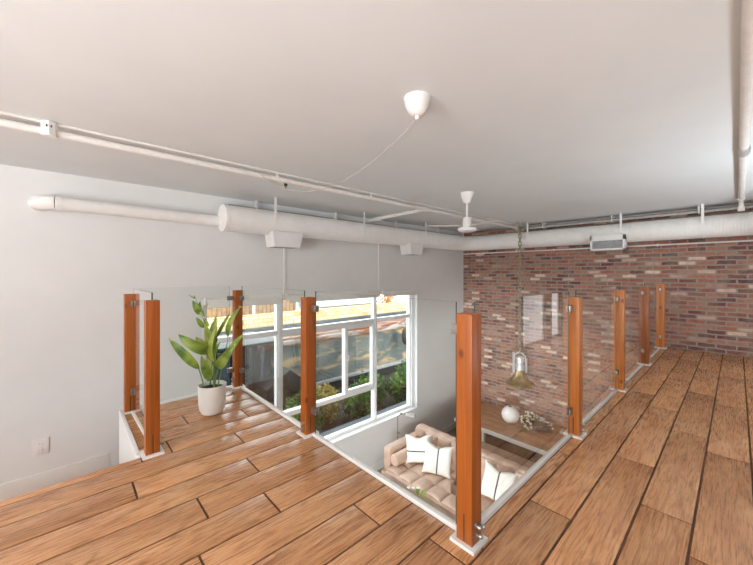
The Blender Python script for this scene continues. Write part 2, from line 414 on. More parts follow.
# white fascias round the opening and edges
for q in ((HX, HX+.001, HY, 3.82, th, -.001), (HX, BX, HY, HY+.001, th, -.001), (.362, HX+.001, 3.80, 3.815, th, -.001)): b.box(*q, mi=2)
lay = b.bm.faces.layers.float.new('plank')
PW, P0 = .2125, .573
offs = {-3: 3.32, -2: 2.30, -1: 2.79, 0: 1.89, 1: 2.55, 2: 2.1, 3: 1.15, 4: 1.72, 5: .83, 6: .537, 7: .90, 8: .293, 9: .972, 10: .55, 11: 1.18, 12: .75, 13: 1.1, 14: .62, 15: 1.0}
LEN = 1.285; gap = .0055
def plank(x0, x1, y0, y1, key):
    if x1-x0 < .02 or y1-y0 < .01: return
    v = random.Random(key).random()
    n0 = len(b.bm.faces)
    b.box(x0+gap, x1-gap, y0+gap, y1-gap, -.02, 0, 0, .0015)
    b.bm.faces.ensure_lookup_table()
    for f in b.bm.faces[n0:]: f[lay] = v
def rowfill(r, x0, x1, y0, y1):
    o = offs.get(r, random.Random(r*7+1).uniform(0, LEN))
    k = math.floor((x0-o)/LEN)
    while o+k*LEN < x1:
        plank(max(x0, o+k*LEN), min(x1, o+(k+1)*LEN), y0, y1, r*1000+k); k += 1
HXF, HYF = 1.396, .864            # planks stop at the white curb
for r in range(-20, 17):
    y0, y1 = P0+r*PW, P0+(r+1)*PW
    if y1 < YB: continue
    y0 = max(y0, YB)
    if y1 <= HYF: rowfill(r, XB, BX, y0, y1)
    elif y0 < HYF:   # crosses the curb line
        rowfill(r, XB, HXF, y0, y1); rowfill(r, HXF, BX, y0, HYF)
    elif y1 <= 2.775: rowfill(r, XB, HXF, y0, y1)
    elif y0 < 2.775: rowfill(r, XB, .375, y0, 2.775); rowfill(r, .375, HXF, y0, y1)
    elif y0 < 3.80: rowfill(r, .375, HXF, y0, min(y1, 3.80))
fl = struct('floor', b, [M['floor'], M['seam'], M['trim']], 'orange brown wood plank mezzanine floor', 'floor')
# face attribute -> named attribute is written by bmesh layer 'plank'

# landing of the stairs, lower than the mezzanine, behind the left floor edge
ZL = -.96
b = MB(); b.box(XB, .353, 2.775, WY, ZL-.2, ZL)
struct('floor_landing', b, M['floor'], 'stair landing below the left edge of the mezzanine', 'floor')
b = MB(); b.box(.353, .362, 2.775, 3.815, ZL, -.002); b.box(.362, .375, 2.775, 3.82, th-.6, -.006)
b.box(XB, .353, 2.765, 2.775, ZL, th)  # unseen riser added to block light from the low windows
struct('trim_stairwell_side', b, M['wall'], 'white side of the platform above the stair landing', 'trim')
b = MB(); b.box(.350, .376, 2.79, 3.80, -.004, .016, 0, .003); b.box(.350, HX, 3.79, 3.82, -.004, .016, 0, .003)
struct('trim_platform_cap', b, M['trim'], 'white cap along the stair side of the platform', 'trim')
b = MB(); b.box(XB, .353, WY-.014, WY, ZL, ZL+.20, 0, .004)
struct('baseboard_landing', b, M['trim'], 'white baseboard on the stair landing', 'baseboard')
b = MB(); b.box(wx0-.6, BX, WY-.016, WY, ZF, ZF+.14, 0, .004)
struct('baseboard_front', b, M['trim'], 'white baseboard below the big window', 'baseboard')

# curbs under the glass
oX, oY = PX+.06, PY+.06
postR = [1.350, 2.868, 4.340, 5.812, 7.298]
postL = [.818, 2.249, 3.719]
b = MB()
for i in range(4): b.box(postR[i]+PS+.018, postR[i+1]-.018, oY-.014, HY+.002, -.004, .022, 0, .004)
b.box(postR[4]+PS+.018, BX, oY-.014, HY+.002, -.004, .022, 0, .004)
struct('trim_gallery_curb', b, M['trim'], 'white curb under the glass along the gallery', 'trim')
b = MB()
for i in range(2): b.box(oX-.014, HX+.002, postL[i]+PS+.018, postL[i+1]-.018, -.004, .022, 0, .004)
struct('trim_platform_curb', b, M['trim'], 'white curb under the glass beside the window', 'trim')
SX, SY0, SY1 = .384, 2.755, 3.719
b = MB(); b.box(.428, .452, SY0+PS+.018, SY1-.018, -.004, .016, 0, .003)
for v in b.bm.verts: v.co.x += (SY1-v.co.y)/(SY1-SY0)*.020
b.box(SX+PS+.02, PX-.018, SY1+.046, SY1+.072, -.004, .02, 0, .003)
struct('trim_platform_edge', b, M['trim'], 'white curb under the far platform glass', 'trim')

# ------------------------------------------------------------------ railing posts
def post(x, y, label, clips, slot, bolts, wood='post'):
    t = thing('railing_post', label, 'post', (x, y, 0), 'wooden posts of the glass railing')
    p = MB(); p.box(x, x+PS, y, y+PS, 0, 1.07, 0, .003); mk('shaft', p, M[wood], t)
    p = MB(); w = .022
    a = [(x-w, y-w), (x+PS+w, y-w), (x+PS+w, y+PS+w), (x-w, y+PS+w)]; c = [(x-.001, y-.001), (x+PS+.001, y-.001), (x+PS+.001, y+PS+.001), (x-.001, y+PS+.001)]
    for i in range(4):
        j = (i+1) % 4
        p.prism([(*a[i], 0.0), (*a[j], 0.0), (*c[j], 0.0), (*c[i], 0.0)], (0, 0, .015))
    mk('base_trim', p, M['trim'], t)
    for (dx, dy) in clips:                    # steel glass clamps on one face of the post
        for z in (.195, .985):
            p = MB()
            gx, gy = x+.06, y+.06
            if dx: 
                x0 = x+PS if dx > 0 else x-.062
                p.box(x0, x0+.062, gy-.017, gy-.0065, z-.024, z+.024, 0, .003); p.box(x0, x0+.062, gy+.0065, gy+.017, z-.024, z+.024, 0, .003)
                x1 = x+PS if dx > 0 else x-.034
                p.box(x1, x1+.034, gy-.0065, gy+.0065, z-.024, z+.024)
            else:
                y0 = y+PS if dy > 0 else y-.062
                p.box(gx-.017, gx-.0065, y0, y0+.062, z-.024, z+.024, 0, .003); p.box(gx+.0065, gx+.017, y0, y0+.062, z-.024, z+.024, 0, .003)
                y1 = y+PS if dy > 0 else y-.034
                p.box(gx-.0065, gx+.0065, y1, y1+.034, z-.024, z+.024)
            mk('glass_clamp', p, M['chrome'], t)
    p = MB(); m = PS/2
    if slot == 'x': p.box(x-.0006, x+.004, y+m-.0025, y+m+.0025, .02, .145)
    else: p.box(x+m-.0025, x+m+.0025, y-.0006, y+.004, .02, .145)
    mk('fin_slot', p, M['dark'], t)
    for (u, z) in ((.040, .055), (.062, .088), (.030, .100)) if bolts[1] == 3 else ((.05, .055), (.05, .10)):
        p = MB(); prof = [(0.0, -.002), (.012, -.002), (.012, .004), (.0065, .005), (.0065, .012), (.011, .016), (.011, .024), (.007, .030), (0, .031)]
        d = bolts[0]
        if d == '-y': p.lathe((x+u, y, z), [(r, -h) for r, h in prof], 12, 0, 'Y')
        if d == '-x': p.lathe((x, y+u-.02, z), [(r, -h) for r, h in prof], 12, 0, 'X')
        if d == '+x': p.lathe((x+PS, y+u-.02, z), prof, 12, 0, 'X')
        mk('bolt', p, M['chrome'], t)
    return t
post(postR[0], PY, 'tall orange brown wooden post nearest the viewer at the corner of the opening', [(1, 0), (0, 1)], 'x', ('-y', 3))
post(postR[1], PY, 'wooden post with knots to the right of the hanging brass lamp, second along the gallery', [(-1, 0), (1, 0)], 'x', ('-y', 2), 'post_honey')
post(postR[2], PY, 'middle wooden post of the five along the gallery toward the brick wall', [(-1, 0), (1, 0)], 'x', ('-y', 2), 'post_honey')
post(postR[3], PY, 'reddish wooden post second from the brick wall along the gallery', [(-1, 0), (1, 0)], 'x', ('-y', 2))
post(postR[4], PY, 'farthest wooden post beside the brick wall at the end of the gallery', [(-1, 0)], 'x', ('-y', 2), 'post_honey')
post(PX, postL[1], 'wooden post in front of the middle of the big window', [(0, -1), (0, 1)], 'y', ('-x', 2))
post(PX, postL[2], 'wooden post at the platform corner just right of the potted plant', [(0, -1), (-1, 0)], 'y', ('-x', 2))
post(SX+.014, SY0-.018, 'wooden post left of the potted plant at the near corner of the stair opening', [(0, 1)], 'y', ('+x', 2))
post(SX, SY1, 'darker leftmost wooden post beside the white wall at the far end of the stair cap', [(0, -1), (1, 0)], 'y', ('+x', 2))

# ------------------------------------------------------------------ railing glass
def pane_glass(x0, x1, y0, y1, label, shear=0):
    p = MB(); z0, z1 = .016, 1.118
    p.box(x0, x1, y0, y1, z0, z1)
    longx = (x1-x0) > (y1-y0)
    p.bm.normal_update()
    for f in p.bm.faces:
        n = f.normal
        big = abs(n.y) > .9 if longx else abs(n.x) > .9
        f.material_index = 0 if big else 1
    for v in p.bm.verts: v.co.x += shear*(SY1-v.co.y)/(SY1-SY0)
    o = mk('glass_panel', p, [M['glass'], M['glass_edge']])
    return tag(o, label, 'glass panel', 'clear panels of the glass railing')
g = .04; t2 = .005
pl = ['clear glass railing panel right of the nearest post in front of the brass lamp', 'clear glass railing panel between the second and middle gallery posts',
      'clear glass railing panel between the middle gallery post and the reddish one', 'clear glass railing panel between the last two posts by the brick wall']
for i in range(4): pane_glass(postR[i]+PS+g, postR[i+1]-g, oY-t2, oY+t2, pl[i])
pane_glass(oX-t2, oX+t2, postL[0]+PS+g, postL[1]-g, 'clear glass railing panel left of the nearest post above the leather sofa')
pane_glass(oX-t2, oX+t2, postL[1]+PS+g, postL[2]-g, 'clear glass railing panel beside the left half of the big window')
pane_glass(SX+.06-t2, SX+.06+t2, SY0+PS+g, SY1-g, shear=.014, label='clear narrow glass railing panel at the left side of the platform above the stair cap')
pane_glass(SX+PS+g, PX-g, SY1+.06-t2, SY1+.06+t2, 'clear glass railing panel at the back of the platform behind the potted plant')

# ------------------------------------------------------------------ big window
GY = WY+.13
win = bpy.data.objects.new('window_1', None); COL.objects.link(win); win.location = ((wx0+wx1)/2, WY, wz0)
win['kind'] = 'structure'; win['label'] = 'big white framed window of six panes'; win['category'] = 'window'
p = MB(); c = .05   # casing + reveal lining
p.box(wx0, wx0+.02, WY-.004, GY+.06, wz0, wz1); p.box(wx1-.02, wx1, WY-.004, GY+.06, wz0, wz1)
p.box(wx0, wx1, WY-.004, GY+.06, wz1-.02, wz1); p.box(wx0, wx1, WY-.03, GY+.06, wz0, wz0+.02, 0, .004)
mk('window_casing', p, M['frame'], win)
fx0, fx1, fz0, fz1 = wx0+.02, wx1-.02, wz0+.02, wz1-.02
gx0, gx1, gz0 = fx0+.07, 5.51, -1.63
m1, m2 = (2.405, 2.51), (4.455, 4.535)
tz = (.285, .36)
p = MB(); y0, y1 = GY-.045, GY+.045
p.box(fx0, gx0, y0, y1, fz0, fz1, 0, .004); p.box(gx1, fx1, y0, y1, fz0, fz1, 0, .004)
p.box(gx1+.045, fx1, y0-.03, y0, fz0, fz1, 0, .004)
p.box(gx0, gx1, y0, y1, fz0, gz0, 0, .004); p.box(gx0, gx1, y0, y1, .84, fz1, 0, .004)
p.box(gx0, gx1, y0-.012, y1, fz0, fz0+.03, 0, .004)
mk('window_frame', p, M['frame'], win)
for a_, b_ in (m1, m2):
    p = MB(); p.box(a_, b_, y0, y1, gz0, .84, 0, .004); p.box(a_+.025, b_-.025, y0-.014, y0, gz0, .84, 0, .003); mk('mullion', p, M['frame'], win)
p = MB()
for a_, b_ in ((gx0, m1[0]), (m1[1], m2[0]), (m2[1], gx1)): p.box(a_, b_, y0, y1, tz[0], tz[1], 0, .004)
mk('transom', p, M['frame'], win)
iz = (-1.03, -.955)
p = MB(); p.box(m1[1], m2[0], y0-.01, y1, iz[0], iz[1], 0, .005); p.box(m1[1], m2[0], y0-.006, y1, tz[0]-.035, tz[0], 0, .004)
p.box(3.735, 3.785, y0-.008, y1, iz[1], tz[0]-.035, 0, .004); mk('sash_frame', p, M['frame'], win)
p = MB(); s0, s1, sz0, sz1, w = 3.785, 4.455, -.955, tz[0]-.035, .038    # casement leaf
p.box(s0, s0+w*.8, y0+.004, y1-.02, sz0, sz1, 0, .004); p.box(s1-w-.012, s1, y0-.012, y1-.02, sz0, sz1, 0, .004)
p.box(s0, s1, y0+.003, y1-.02, sz0, sz0+w+.012, 0, .004); p.box(s0, s1, y0+.003, y1-.02, sz1-w, sz1, 0, .004)
cs = mk('casement', p, M['frame'], win)
p = MB(); p.box(s0+.01, s0+.028, y0-.022, y0+.004, -.36, -.25, 0, .004); mk('handle', p, M['polish'], cs)
for a_, b_, c_, d_ in ((gx0, m1[0], tz[1], .84), (m1[1], m2[0], tz[1], .84), (m2[1], gx1, tz[1], .84), (gx0, m1[0], gz0, tz[0]), (m2[1], gx1, gz0, tz[0]),
                       (m1[1], m2[0], gz0, iz[0]), (m1[1], 3.735, iz[1], tz[0]-.035), (s0+w*.8, s1-w-.012, sz0+w+.012, sz1-w)):
    p = MB(); p.box(a_, b_, GY-.003, GY+.003, c_, d_); mk('pane', p, M['pane'], win)

# roller blinds rolled up at the head of the window
for x0, x1, lab in ((1.33, 2.44, 'rolled up white blind above the left window section behind the plant'), (2.50, 4.48, 'rolled up white blind above the wide middle window section'), (4.53, 5.66, 'rolled up white blind above the right window section')):
    t = thing('roller_blind', lab, 'blind', ((x0+x1)/2, WY-.04, .80), 'rolled up blinds at the head of the window')
    p = MB(); p.tube([(x0+.02, WY-.044, .885), (x1-.02, WY-.044, .885)], .040, 20); mk('roll', p, M['white_fabric'], t)
    p = MB(); p.box(x0+.03, x1-.03, WY-.088, WY-.080, .795, .895, 0, .003); mk('hem_bar', p, M['trim'], t)
    for xx in (x0, x1-.016):
        p = MB(); p.box(xx, xx+.016, WY-.088, WY-.0005, .84, .932, 0, .003); mk('bracket', p, M['plastic'], t)

# ------------------------------------------------------------------ ducts and pipes
def spiral(mb, p0, p1, r, pitch=.035, seg=28):
    p0, p1 = Vector(p0), Vector(p1); L = (p1-p0).length; n = max(2, int(L/pitch)); pts = []; rs = []
    for i in range(n):
        for q, dr in ((0, 0), (.38, .0), (.5, .0035), (.62, 0)):
            pts.append(p0.lerp(p1, (i+q)/n)); rs.append(r+dr)
    pts.append(p1); rs.append(r); mb.tube(pts, rs, seg)
def arc(c, r, a0, a1, n, ux, uy):
    c = Vector(c); ux = Vector(ux); uy = Vector(uy)
    return [c+(ux*math.cos(a0+(a1-a0)*i/n)+uy*math.sin(a0+(a1-a0)*i/n))*r for i in range(n+1)]
DZ, DR, DY, DX = 1.965, .168, 4.47, 7.18
t = thing('spiral_duct', 'large white spiral air duct turning the corner under the ceiling', 'duct', (4.4, DY, DZ-DR))
p = MB(); spiral(p, (1.47, DY, DZ), (6.80, DY, DZ), DR); mk('window_wall_run', p, M['duct'], t)
p = MB(); spiral(p, (DX, 4.09, DZ), (DX, YB, DZ), DR); mk('brick_wall_run', p, M['duct'], t)
p = MB(); p.tube(arc((6.80, 4.09, DZ), .38, PI/2, 0, 10, (1, 0, 0), (0, 1, 0)), DR+.002, 28); mk('elbow', p, M['duct'], t)
p = MB(); p.lathe((1.47, DY, DZ), [(0, -.012), (DR+.003, -.012), (DR+.008, -.006), (DR+.008, .03), (DR, .03)], 32, 0, 'X'); mk('end_cap', p, M['duct'], t)
def vent(cx, L):
    # tapered outlet box below the duct
    p = MB(); h = L/2; ya, yb = DY-.19, DY+.09; za, zb = 1.625, 1.83
    top = [(cx-h, ya, zb), (cx+h, ya, zb), (cx+h, yb, zb), (cx-h, yb, zb)]; bot = [(cx-h+.035, ya+.03, za), (cx+h-.035, ya+.03, za), (cx+h-.035, yb, za), (cx-h+.035, yb, za)]
    T = [p.bm.verts.new(v) for v in top]; B = [p.bm.verts.new(v) for v in bot]
    p.bm.faces.new(T); p.bm.faces.new(B[::-1])
    for i in range(4): p.bm.faces.new([T[i], T[(i+1) % 4], B[(i+1) % 4], B[i]])
    v = mk('air_vent', p, M['duct'], t); q = MB()
    for k in range(6): y = ya+.06+k*.033; q.box(cx-h+.06, cx+h-.06, y, y+.012, za-.004, za)
    mk('grille', q, M['vent_grey'], v)
vent(2.29, .46); vent(5.07, .40)
# outlet on the brick wall run: open face toward the room
vy = 1.545; h = .255; x0, x1, za, zb = DX-.27, DX-.05, 1.66, 1.92
p = MB()
p.box(x0, x1, vy-h, vy-h+.03, za, zb, 0, .004); p.box(x0, x1, vy+h-.03, vy+h, za, zb, 0, .004)
p.box(x0, x1, vy-h, vy+h, za, za+.03, 0, .004); p.box(x0, x1, vy-h, vy+h, zb-.09, zb, 0, .004); p.box(x1-.03, x1, vy-h, vy+h, za, zb, 0)
v = mk('air_vent', p, M['duct'], t)
q = MB(); q.box(x0+.05, x0+.06, vy-h+.03, vy+h-.03, za+.03, zb-.09)
for k in range(4): zz = za+.045+k*.026; q.box(x0+.03, x0+.05, vy-h+.03, vy+h-.03, zz, zz+.006)
mk('grille', q, M['vent_grey'], v)
def hanger(x, y, along):
    p = MB(); w = .017
    if along == 'X': 
        p.box(x-w, x+w, y-DR-.012, y-DR-.008, DZ+.02, CZ-.004)
        p.tube(arc((x, y, DZ), DR+.005, PI, 1.75*PI, 12, (0, 1, 0), (0, 0, 1)), .005, 6)
    else:
        p.box(x-DR-.012, x-DR-.008, y-w, y+w, DZ+.02, CZ-.004)
        p.tube(arc((x, y, DZ), DR+.005, PI, 1.75*PI, 12, (1, 0, 0), (0, 0, 1)), .005, 6)
    mk('hanger_strap', p, M['duct'], t)
for x in (2.10, 3.70, 5.35, 6.70): hanger(x, DY, 'X')
for y in (2.95, 1.36, .35): hanger(DX, y, 'Y')

t = thing('branch_duct', 'slim white round duct on the left wall running into the large duct', 'duct', (.6, 4.58, 1.88))
r = .068; zc = 1.955
p = MB(); p.tube([(-.08, 4.60, zc), (1.47, 4.60, zc-.02)], r, 24); mk('straight_run', p, M['duct'], t)
p = MB(); p.tube(arc((-.08, 4.72, zc), .12, -PI/2, -PI, 8, (1, 0, 0), (0, 1, 0))+[Vector((-.20, WY, zc))], r+.003, 24); mk('elbow', p, M['duct'], t)
p = MB(); p.lathe((-.05, 4.60, zc), [(r, -.02), (r+.007, -.02), (r+.007, .02), (r, .02)], 24, 0, 'X'); mk('joint_collar', p, M['duct'], t)
p = MB(); p.lathe((-.20, WY, zc), [(r, -.012), (r+.016, -.012), (r+.016, 0)], 24, 0, 'Y'); mk('wall_flange', p, M['duct'], t)

# long pipe across the ceiling
PYc, PZc, PR = 3.235, 2.232, .026
t = thing('ceiling_pipe', 'long white pipe crossing the ceiling in front of the big duct', 'pipe', (2.5, PYc, 2.2))
p = MB(); p.tube([(XB, PYc, PZc), (7.10, PYc, PZc)], PR, 16); mk('main_run', p, M['pipe'], t)
p = MB(); p.tube([(XB, PYc-.022, CZ-.010), (7.10, PYc-.022, CZ-.010)], .0095, 10); mk('conduit', p, M['pipe'], t)
p = MB(); p.tube([(4.02, PYc, PZc), (4.02, 4.55, PZc-.02)], PR+.002, 16); mk('branch_run', p, M['pipe'], t)
p = MB(); p.tube([(4.02, 4.22, PZc-.018), (4.02, 4.30, PZc-.019)], PR+.012, 16); mk('coupling', p, M['pipe'], t)
p = MB(); p.tube([(4.02, PYc-.02, PZc), (4.02, PYc+.05, PZc)], PR+.008, 16); mk('coupling', p, M['pipe'], t)
p = MB(); p.tube([(7.06, PYc, PZc), (7.14, PYc, PZc)], PR+.012, 16); p.tube([(7.12, PYc, PZc-.02), (7.12, PYc, CZ-.001)], .018, 12); mk('end_fitting', p, M['pipe'], t)
for x in (1.60, 2.9, 5.3):
    p = MB(); p.tube(arc((x, PYc, PZc), PR+.004, -.2*PI, 1.2*PI, 10, (0, 1, 0), (0, 0, 1)), .005, 6); p.box(x-.006, x+.006, PYc-.006, PYc+.006, PZc+PR, CZ); mk('pipe_clip', p, M['pipe'], t)
p = MB(); bx = -.085
p.tube([(bx, PYc-.02, CZ-.005), (bx, PYc-.02, PZc-.028)], .042, 8); jb = mk('junction_box', p, M['plastic'], t)
q = MB(); q.lathe((bx, PYc-.02, PZc-.028), [(0, -.006), (.036, -.006), (.036, 0)], 20); fc = mk('face_plate', q, M['plastic'], jb) if False else mk('face_plate', q, M['plastic'], jb)
q = MB()
for s in (-1, 1): q.box(bx+s*.012-.003, bx+s*.012+.003, PYc-.066, PYc-.0615, PZc+.018, PZc+.034)
mk('socket_slot', q, M['black'], jb)

# pipes behind the big duct, at the ceiling
t = thing('wall_pipe', 'grey white pipe at the ceiling behind the large duct on the window wall', 'pipe', (4, 4.70, 2.15))
p = MB(); p.tube([(1.62, 4.70, 2.17), (7.35, 4.70, 2.17)], .028, 14); mk('pipe_run', p, M['greypipe'], t)
for x in (2.0, 3.4, 4.9, 6.3):
    p = MB(); p.box(x-.012, x+.012, 4.665, 4.735, 2.135, CZ); mk('pipe_bracket', p, M['pipe'], t)
t = thing('gallery_conduit', 'pair of grey white pipes at the ceiling above the brick wall duct', 'pipe', (7.0, 1, 2.2))
for xx, zz, rr in ((7.16, 2.205, .022), (7.27, 2.262, .015)):
    p = MB(); p.tube([(xx, 3.12, zz), (xx, YB, zz)], rr, 14); mk('pipe_run', p, M['greypipe'], t)
for y in (2.7, 1.52, .4, -.8):
    p = MB(); p.box(7.125, 7.30, y-.01, y+.01, 2.176, CZ-.002); mk('pipe_bracket', p, M['pipe'], t)
t = thing('brick_wall_conduit', 'thin white pipe running along the bricks under the duct', 'pipe', (7.46, 1, 1.73))
p = MB(); p.tube([(7.47, WY, 1.742), (7.47, YB, 1.742)], .0125, 10); mk('pipe_run', p, M['duct'], t)
for y in (4.2, 2.6, .93, -.6):
    p = MB(); p.box(7.452, BX, y-.012, y+.012, 1.722, 1.762); mk('pipe_bracket', p, M['duct'], t)
t = thing('gallery_pipe', 'white pipe with a fitting on the ceiling at the far right', 'pipe', (5, -.05, 2.2))
RY, RZ = -.04, 2.262
p = MB(); p.tube([(XB, RY, RZ), (6.62, RY, RZ), (6.72, RY, RZ-.01)], .028, 16); p.tube([(6.72, RY, RZ-.01), (6.78, RY, RZ-.05), (6.80, RY, RZ-.12)], .026, 16); mk('main_run', p, M['pipe'], t)
p = MB(); p.tube([(6.60, RY, RZ), (6.68, RY, RZ)], .036, 16); mk('elbow_fitting', p, M['pipe'], t)
p = MB(); p.tube([(6.80, RY, RZ-.09), (6.80, RY, RZ-.15)], .036, 14); mk('elbow_fitting', p, M['pipe'], t)
p = MB(); p.tube([(3.95, RY, RZ), (4.16, RY, RZ)], .033, 16); p.tube([(4.0, RY, RZ), (4.03, RY, RZ)], .036, 16); p.tube([(4.08, RY, RZ), (4.11, RY, RZ)], .036, 16); mk('coupling', p, M['greypipe'], t)
p = MB(); p.box(2.49-.02, 2.49+.02, WY-.018, WY-.0005, .935, 1.835, 0, .003)
tag(mk('wall_conduit', p, M['duct']), 'slim white vertical strip on the wall above the left mullion', 'conduit')
p = MB(); p.box(4.505-.02, 4.505+.02, WY-.018, WY-.0005, .935, 1.835, 0, .003)
tag(mk('wall_conduit', p, M['duct']), 'slim white vertical strip on the wall above the right mullion', 'conduit')

# ceiling canopy with its drooping cord
t = thing('ceiling_canopy', 'white cone shaped ceiling cap with a cord drooping away toward the long pipe', 'ceiling light cap', (1.53, 1.293, 2.18))
p = MB(); p.lathe((1.53, 1.293, CZ), [(.080, 0), (.080, -.006), (.076, -.012), (.072, -.04), (.058, -.075), (.04, -.098), (.020, -.108), (0, -.108)], 36); mk('cone_cap', p, M['plastic'], t)
p = MB(); p.lathe((1.53, 1.293, CZ-.105), [(.013, 0), (.013, -.012), (.009, -.022), (0, -.022)], 16); mk('cord_grip', p, M['plastic'], t)
p = MB(); A, B_ = Vector((1.53, 1.293, 2.178)), Vector((1.42, PYc-.03, PZc)); pts = []
for i in range(25):
    s = i/24; v = A.lerp(B_, s); v.z -= 4*.285*s*(1-s); pts.append(v)
p.tube(pts, .0022, 6); mk('cord', p, M['greypipe'], t)
p = MB(); ux = 2.05; uy = 3.42
p.box(1.84, 1.865, 3.515, 3.545, 2.262, CZ-.0005, 0, .002); p.box(1.845, 1.86, 3.52, 3.54, 2.235, 2.262, 1, .002)
tag(mk('ceiling_hook', p, [M['black'], M['brass']]), 'tiny dark hook on the ceiling beside the drooping cord', 'hook')

# ceiling fan
fx, fy = 3.82, 2.387
t = thing('ceiling_fan', 'small white ceiling fan hanging on a thin rod in front of the duct', 'fan', (fx, fy, 1.8))
p = MB(); p.lathe((fx, fy, CZ), [(.090, 0), (.088, -.012), (.062, -.085), (.040, -.135), (.016, -.14), (0, -.14)], 32); mk('canopy', p, M['plastic'], t)
p = MB(); p.tube([(fx, fy, CZ-.13), (fx, fy, 1.965)], .0125, 12); mk('rod', p, M['plastic'], t)
p = MB(); p.lathe((fx, fy, 1.83), [(.03, .15), (.05, .145), (.056, .03), (.056, 0)], 28); mk('motor_housing', p, M['plastic'], t)
p = MB(); p.lathe((fx, fy, 1.79), [(0, 0), (.085, .003), (.112, .018), (.118, .038), (.112, .056), (.06, .066), (0, .066)], 32); mk('lower_dish', p, M['plastic'], t)
for k in range(3):
    a = math.radians(137+120*k); d = Vector((math.cos(a), math.sin(a), 0)); s = Vector((-d.y, d.x, 0)); c = Vector((fx, fy, 1.868))
    p = MB(); p.prism([c+d*.05+s*.012, c+d*.16+s*.045, c+d*.50+s*.05, c+d*.53-s*.0, c+d*.50-s*.05, c+d*.16-s*.045, c+d*.05-s*.012], (0, 0, .005)); mk('blade', p, M['plastic'], t)

# ------------------------------------------------------------------ hanging nautical lamp on a chain
lx, ly = 6.86, 3.045
t = thing('pendant_lamp', 'brass bell shaped pendant lamp hanging on a long chain before the brick wall', 'lamp', (lx, ly, -1.03))
p = MB(); zt, zb = CZ-.02, -.36; pitch = .075; n = int((zt-zb)/pitch)
for i in range(n):
    zc = zt-(i+.5)*(zt-zb)/n; hl, hw, rr = .055, .030, .0105; pts = []
    for k in range(14):
        a = 2*PI*k/14; x = hw*math.cos(a); z = hl*math.sin(a)
        if i % 2: pts.append((lx+x*.7, ly-x*.7, zc+z))
        else: pts.append((lx+x*.7, ly+x*.7, zc+z))
    p.tube(pts, rr, 6, closed=True)
mk('chain', p, M['chain'], t)
p = MB(); p.lathe((lx, ly, CZ), [(0, -.03), (.035, -.03), (.05, -.012), (.05, 0)], 20); mk('ceiling_hook_plate', p, M['chain'], t)
p = MB(); zr = -1.03
p.lathe((lx, ly, zr), [(.272, 0), (.280, .014), (.268, .032), (.215, .070), (.160, .125), (.122, .19), (.100, .25), (.085, .30), (0, .30), (0, .29), (.075, .29), (.11, .19), (.15, .12), (.205, .065), (.26, .02), (.272, 0)], 40); mk('bell_shade', p, M['brass'], t)
p = MB(); p.lathe((lx, ly, zr+.29), [(.085, 0), (.085, .12), (.07, .135), (.07, .22), (.085, .235), (.085, .27), (.03, .30), (0, .30)], 24); mk('socket_housing', p, M['polish'], t)
d = Vector((.733, -.68, 0)); w = Vector((.68, .733, 0))
for s in (-1, 1):
    p = MB(); c = Vector((lx, ly, 0))+d*s*.125
    p.prism([c-w*.035-d*.012+Vector((0, 0, zr+.23)), c+w*.035-d*.012+Vector((0, 0, zr+.23)), c+w*.035+d*.012+Vector((0, 0, zr+.23)), c-w*.035+d*.012+Vector((0, 0, zr+.23))], (0, 0, .43 if s < 0 else .30)); mk('side_bracket', p, M['polish'], t)
p = MB(); c = Vector((lx, ly, zr+.50)); p.tube([c-d*.125, c-d*.11+Vector((0, 0, .1)), c+Vector((0, 0, .17)), c+d*.11+Vector((0, 0, .07)), c+d*.125], .014, 10); mk('yoke', p, M['polish'], t)
p = MB(); p.ball((lx, ly, zr+.10), .075, 0, 2, (1, 1, 1.2)); mk('bulb', p, M['bulb'], t)

# ------------------------------------------------------------------ outlet on the stair wall
ox, oz = -.19, -.497
t = thing('wall_outlet', 'white electrical outlet low on the left wall above the stair landing', 'outlet', (ox, WY-.006, oz-.06))
p = MB(); p.box(ox-.062, ox+.062, WY-.012, WY-.0005, oz-.082, oz+.082, 0, .003); mk('cover_plate', p, M['plastic'], t)
for s in (-1, 1):
    p = MB(); p.lathe((ox, WY-.012, oz+s*.032), [(0, -.004), (.022, -.004), (.024, 0)], 20, 0, 'Y'); q_ = mk('socket', p, M['trim'], t)
    q = MB(); 
    for e in (-1, 1): q.box(ox+e*.008-.002, ox+e*.008+.002, WY-.0175, WY-.0155, oz+s*.032-.004, oz+s*.032+.010)
    mk('slot', q, M['vent_grey'], q_)

